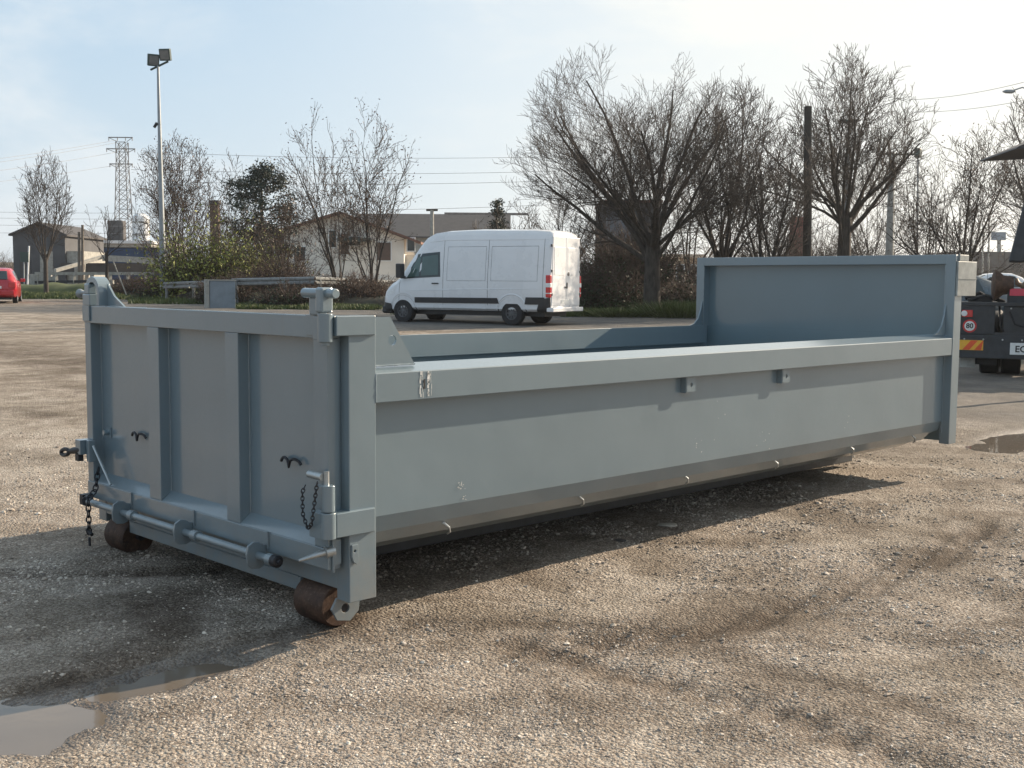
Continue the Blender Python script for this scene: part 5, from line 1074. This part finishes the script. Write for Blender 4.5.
# bushes
def bush(name, label, u0, u1, vtop, D, depth, seed, stems, nl, lm, sm=REDTWIG, lsz=.06, cat='bush', fill=.9):
    r = np.random.default_rng(seed); uc = (u0+u1)/2; b = G(uc, D); w = (u1-u0)*D/F/2; H_ = P(uc, vtop, D).z-b.z; t = thing(name, label, cat, b); T = Tubes(); rt = np.array(RT); rt[2] = 0; fh = np.array((FW.x, FW.y, 0)); P_ = []
    for k in range(stems):
        a = r.uniform(-1, 1); s = rt*a*w+fh*r.uniform(-.5, .5)*depth; h = H_*math.sqrt(max(.05, 1-abs(a)**2.6))*r.uniform(.45, 1.05)*(.72+.5*float(fbm(np.array([a*3+seed]), np.array([seed*1.]), seed, 2)[0]))
        d = np.array([r.normal(0, .35), r.normal(0, .35), 1.]); n = 5; pts = [s]; 
        for i in range(n): d = d+r.normal(0, .22, 3); d[2] -= .05*i; pts.append(pts[-1]+d/np.linalg.norm(d)*h*1.05/n)
        T.add(pts, np.linspace(.016, .006, n+1), 3); P_ += [pts[i]*(1-f)+pts[i+1]*f for i in range(n) for f in r.random(2)]
        for q in range(3):
            i = r.integers(1, n); e = pts[i]+r.normal(0, .22, 3)*np.array([1, 1, .8])+np.array([0, 0, .1]); T.add([pts[i], (pts[i]+e)/2+r.normal(0, .03, 3), e], [.009, .006, .005], 3); P_.append(e)
    T.obj('stems', sm, t)
    if nl:
        P_ = np.array(P_); P_[:, 2] = np.abs(P_[:, 2])*r.uniform(.25, 1, len(P_)) if fill < .5 else P_[:, 2]*r.uniform(fill, 1, len(P_))
        P_ = P_[r.integers(0, len(P_), nl)]; leaves('foliage', P_, lsz, lm, t, r, 1, .16)
    return t
bush('hedge_bush', 'olive green bush left of the evergreen behind the guard rail', 170, 264, 190, 56, 3, 81, 800, 16000, LEAFG, TWIG, .085, fill=.62)
bush('hedge_bush', 'lower darker bush at the foot of the floodlight mast', 140, 205, 262, 58, 2, 82, 400, 4000, LEAFI, REDTWIG, .06, fill=.4)
bush('bramble_bush', 'reddish brown bramble behind the grey block', 205, 262, 266, 50, 2.5, 83, 700, 4000, LEAFI, REDTWIG, .05, fill=.3)
bush('bramble_bush', 'brown bramble thicket under the evergreen', 240, 322, 238, 52, 3, 84, 900, 5000, LEAFB, REDTWIG, .05, fill=.4)
bush('bramble_bush', 'ivy covered scrub at the foot of the dead-leaved trees', 262, 345, 276, 46, 2.5, 85, 700, 6000, LEAFI, REDTWIG, .05, fill=.3)
bush('bramble_bush', 'brown scrub left of the van nose', 322, 398, 262, 47, 2.5, 86, 800, 5000, LEAFB, REDTWIG, .05, fill=.3)
bush('bramble_bush', 'dark scrub showing under and behind the van', 390, 585, 296, 43.5, 2, 87, 900, 6000, LEAFI, REDTWIG, .05, fill=.3)
bush('ivy_bush', 'dark ivy thicket between van and big tree', 576, 636, 240, 43, 3, 88, 900, 12000, LEAFI, REDTWIG, .06, fill=.25)
bush('ivy_bush', 'ivy and brambles around the trunk of the big tree', 598, 664, 196, 46, 2.5, 89, 1300, 17000, LEAFI, REDTWIG, .055, fill=.25)
bush('ivy_bush', 'dark undergrowth between big tree and container front board', 655, 716, 272, 42, 3, 90, 900, 10000, LEAFI, REDTWIG, .06, fill=.25)
bush('bramble_bush', 'tangled dark thicket behind the front board near the wooden pole', 782, 880, 198, 56, 3, 91, 1500, 5000, LEAFI, TWIG, .05, fill=.4)
bush('bramble_bush', 'brown thicket behind the left half of the front board', 690, 800, 222, 55, 3, 92, 1300, 2500, LEAFB, REDTWIG, .05, fill=.4)
bush('hedge_bush', 'hazy low hedge on the right behind the parked cars', 925, 1060, 250, 75, 3, 93, 900, 4000, LEAFI, TWIG, .08, fill=.3)
bush('bramble_bush', 'low brown brush behind the left verge fence', 110, 170, 268, 72, 2, 94, 500, 2500, LEAFB, REDTWIG, .07, fill=.3)
bush('bramble_bush', 'pinkish leafless brush at the left edge behind the red car', -30, 18, 240, 105, 4, 95, 900, 0, LEAFB, REDTWIG, .07)
# far tree line
def far_wood():
    r = np.random.default_rng(5); T = Tubes(); P_ = []
    for k in range(2600):
        u = r.uniform(-60, 1090); D = r.uniform(230, 330); b = G(u, D); h = r.uniform(3, 7.5)*(1.25 if u > 850 else .8); p = np.array(b); T.add([p, p+np.array([r.normal(0, .4), r.normal(0, .4), h*.6]), p+np.array([r.normal(0, .9), r.normal(0, .9), h])], [.14, .09, .03], 3)
    o = T.obj('far_wood', flat('hazy_far_twigs', (.17, .155, .14), .9, .2, .05), None); tag(o, 'distant leafless woodland along the skyline', None, None, 'stuff')
far_wood()
# grass verge
def grass(name, label, areas, n, hgt, seed):
    r = np.random.default_rng(seed); V = []
    for (u0, u1, D0, D1, k) in areas:
        m = int(n*k); u = r.uniform(u0, u1, m); D = r.uniform(D0, D1, m)
        d = np.array(FW)[None]+np.array(RT)[None]*((u-512)/F)[:, None]; p = np.array(CP)[None]+d*D[:, None]; p[:, 2] = gz0(p[:, 0], p[:, 1])
        cl = fbm(p[:, 0]*.9, p[:, 1]*.9, seed, 3); kp = cl > .36+.1*r.random(m); p = p[kp]; cl = cl[kp]; mm_ = len(p); h = hgt*(.4+2.2*(cl-.3))*r.uniform(.5, 1.3, mm_); a = r.uniform(0, PI, mm_); w = .02*(D0/40); dx = np.stack([np.cos(a)*w, np.sin(a)*w, np.zeros(mm_)], 1)
        V.append(np.stack([p-dx, p+dx, p+np.stack([r.normal(0, .06, mm_), r.normal(0, .06, mm_), h], 1)], 1).reshape(-1, 3))
    V = np.concatenate(V); o = mesh_np(name, V, np.arange(len(V)).reshape(-1, 3), GRASS); tag(o, label, None, None, 'stuff')
grass('grass', 'fresh green grass on the verge behind the container', [(560, 720, 38.5, 42, 1.0), (390, 600, 39.5, 43, .5), (238, 400, 43.5, 47, .7)], 26000, .18, 3)
grass('grass', 'green grass bank along the left verge', [(20, 200, 58, 76, 1.4), (130, 235, 49, 57, .2)], 26000, .22, 4)
def tuft(label, u, D, seed, k=1500, w=.5, h=.6):
    r = np.random.default_rng(seed); b = G(u, D); t = thing('grass_tuft', label, 'grass', b); V = []
    for i in range(k):
        p = np.array([r.normal(0, w*.5), r.normal(0, w*.5), 0]); a = r.uniform(0, PI); q = np.array([math.cos(a), math.sin(a), 0])*.018; e = p*1.5+np.array([r.normal(0, .1), r.normal(0, .1), h*r.uniform(.3, 1)]); V += [p-q, p+q, e]
    V = np.array(V); o = mesh_np('blades', V, np.arange(len(V)).reshape(-1, 3), GRASS, t); o['kind'] = 'stuff'
tuft('bright green grass clump left of the container front board', 680, 38.6, 1, 2600, 1.1, .62); tuft('grass clump in front of the big tree trunk', 622, 38.8, 2, 1500, 1.2, .35)
# soil bank under the hedges so nothing floats against the sky
def bank(label, pts, h, mat, seed):
    r = np.random.default_rng(seed); V = []; n = 60; q = [G(u, D) for u, D in pts]; m = MB(); rows = []
    for i in range(n+1):
        s = i/n*(len(q)-1); k = min(int(s), len(q)-2); c = q[k].lerp(q[k+1], s-k); fh = Vector((FW.x, FW.y, 0)).normalized(); row = []
        for j in range(7): a = PI*j/6; row.append(tuple(c-fh*math.cos(a)*1.6+Vector((0, 0, -.06+math.sin(a)*h*(.75+.5*float(vnoise(np.array([s*9.]), np.array([j*.7]), seed)[0]))))))
        rows += row
    m.add(rows, [(i*7+j, i*7+j+1, i*7+j+8, i*7+j+7) for i in range(n) for j in range(6)]); tag(m.obj('earth_bank', mat, None, 0, True), label, None, None, 'structure')
SOILG = flat('dark_leaf_litter', (.055, .048, .032), .95, .5, 3, .05, 9)
bank('low dark earth bank under the hedge', [(165, 58), (240, 51), (330, 47), (400, 46), (520, 45.5), (620, 44.5), (730, 44)], .55, SOILG, 3)
bank('grassy bank at the left', [(20, 79), (170, 79)], .7, flat('grassy_soil', (.07, .085, .03), .95, .5, 1), 5)
# stake of the young tree
o = G(113, 65.5); t = thing('support_stake', 'slanting thin stake beside the small leaning tree', 'stake', o); m = MB(); m.tube([tuple(P(128, 299, 65)-o), tuple(P(112, 258, 65)-o)], .035, 6); m.obj('rod', CONC, t)
o = G(27, 85); t = thing('birch_post', 'white slim post beside the green sign in front of the shed', 'post', o); m = MB(); m.tube([(0, 0, 0), tuple(P(29, 246, 85)-o)], .07, 6); m.obj('rod', TANKW, t)
o = G(24, 84); t = thing('green_sign', 'dark green sign board in front of the shed', 'sign', o); a = P(20, 262, 84)-o; b = P(28, 252, 84)-o; m = MB(); m.hexa([tuple(q) for q in (a, Vector((b.x, b.y, a.z)), Vector((b.x, b.y, a.z))+FW*.1, a+FW*.1, Vector((a.x, a.y, b.z)), b, b+FW*.1, Vector((a.x, a.y, b.z))+FW*.1)]); m.obj('board', DKGREEN, t); m = MB(); m.tube([(0, 0, 0), tuple(P(24, 262, 84)-o)], .05, 6); m.obj('post', LAMPG, t)

# ------------------------------------------------------------------ the air
hm = bpy.data.materials.new('thin_haze'); hm.use_nodes = True; hn = hm.node_tree; hn.nodes.clear()
pv = hn.nodes.new('ShaderNodeVolumePrincipled'); ho = hn.nodes.new('ShaderNodeOutputMaterial'); hn.links.new(pv.outputs[0], ho.inputs['Volume'])
pv.inputs['Color'].default_value = (.90, .93, .97, 1); pv.inputs['Density'].default_value = .0003; pv.inputs['Anisotropy'].default_value = .55
hz_ = MB().box(-4300, 4300, -4300, 4300, -3.0, 40).obj('haze', hm); tag(hz_, 'thin pale spring haze over the whole yard', None, None, 'stuff')
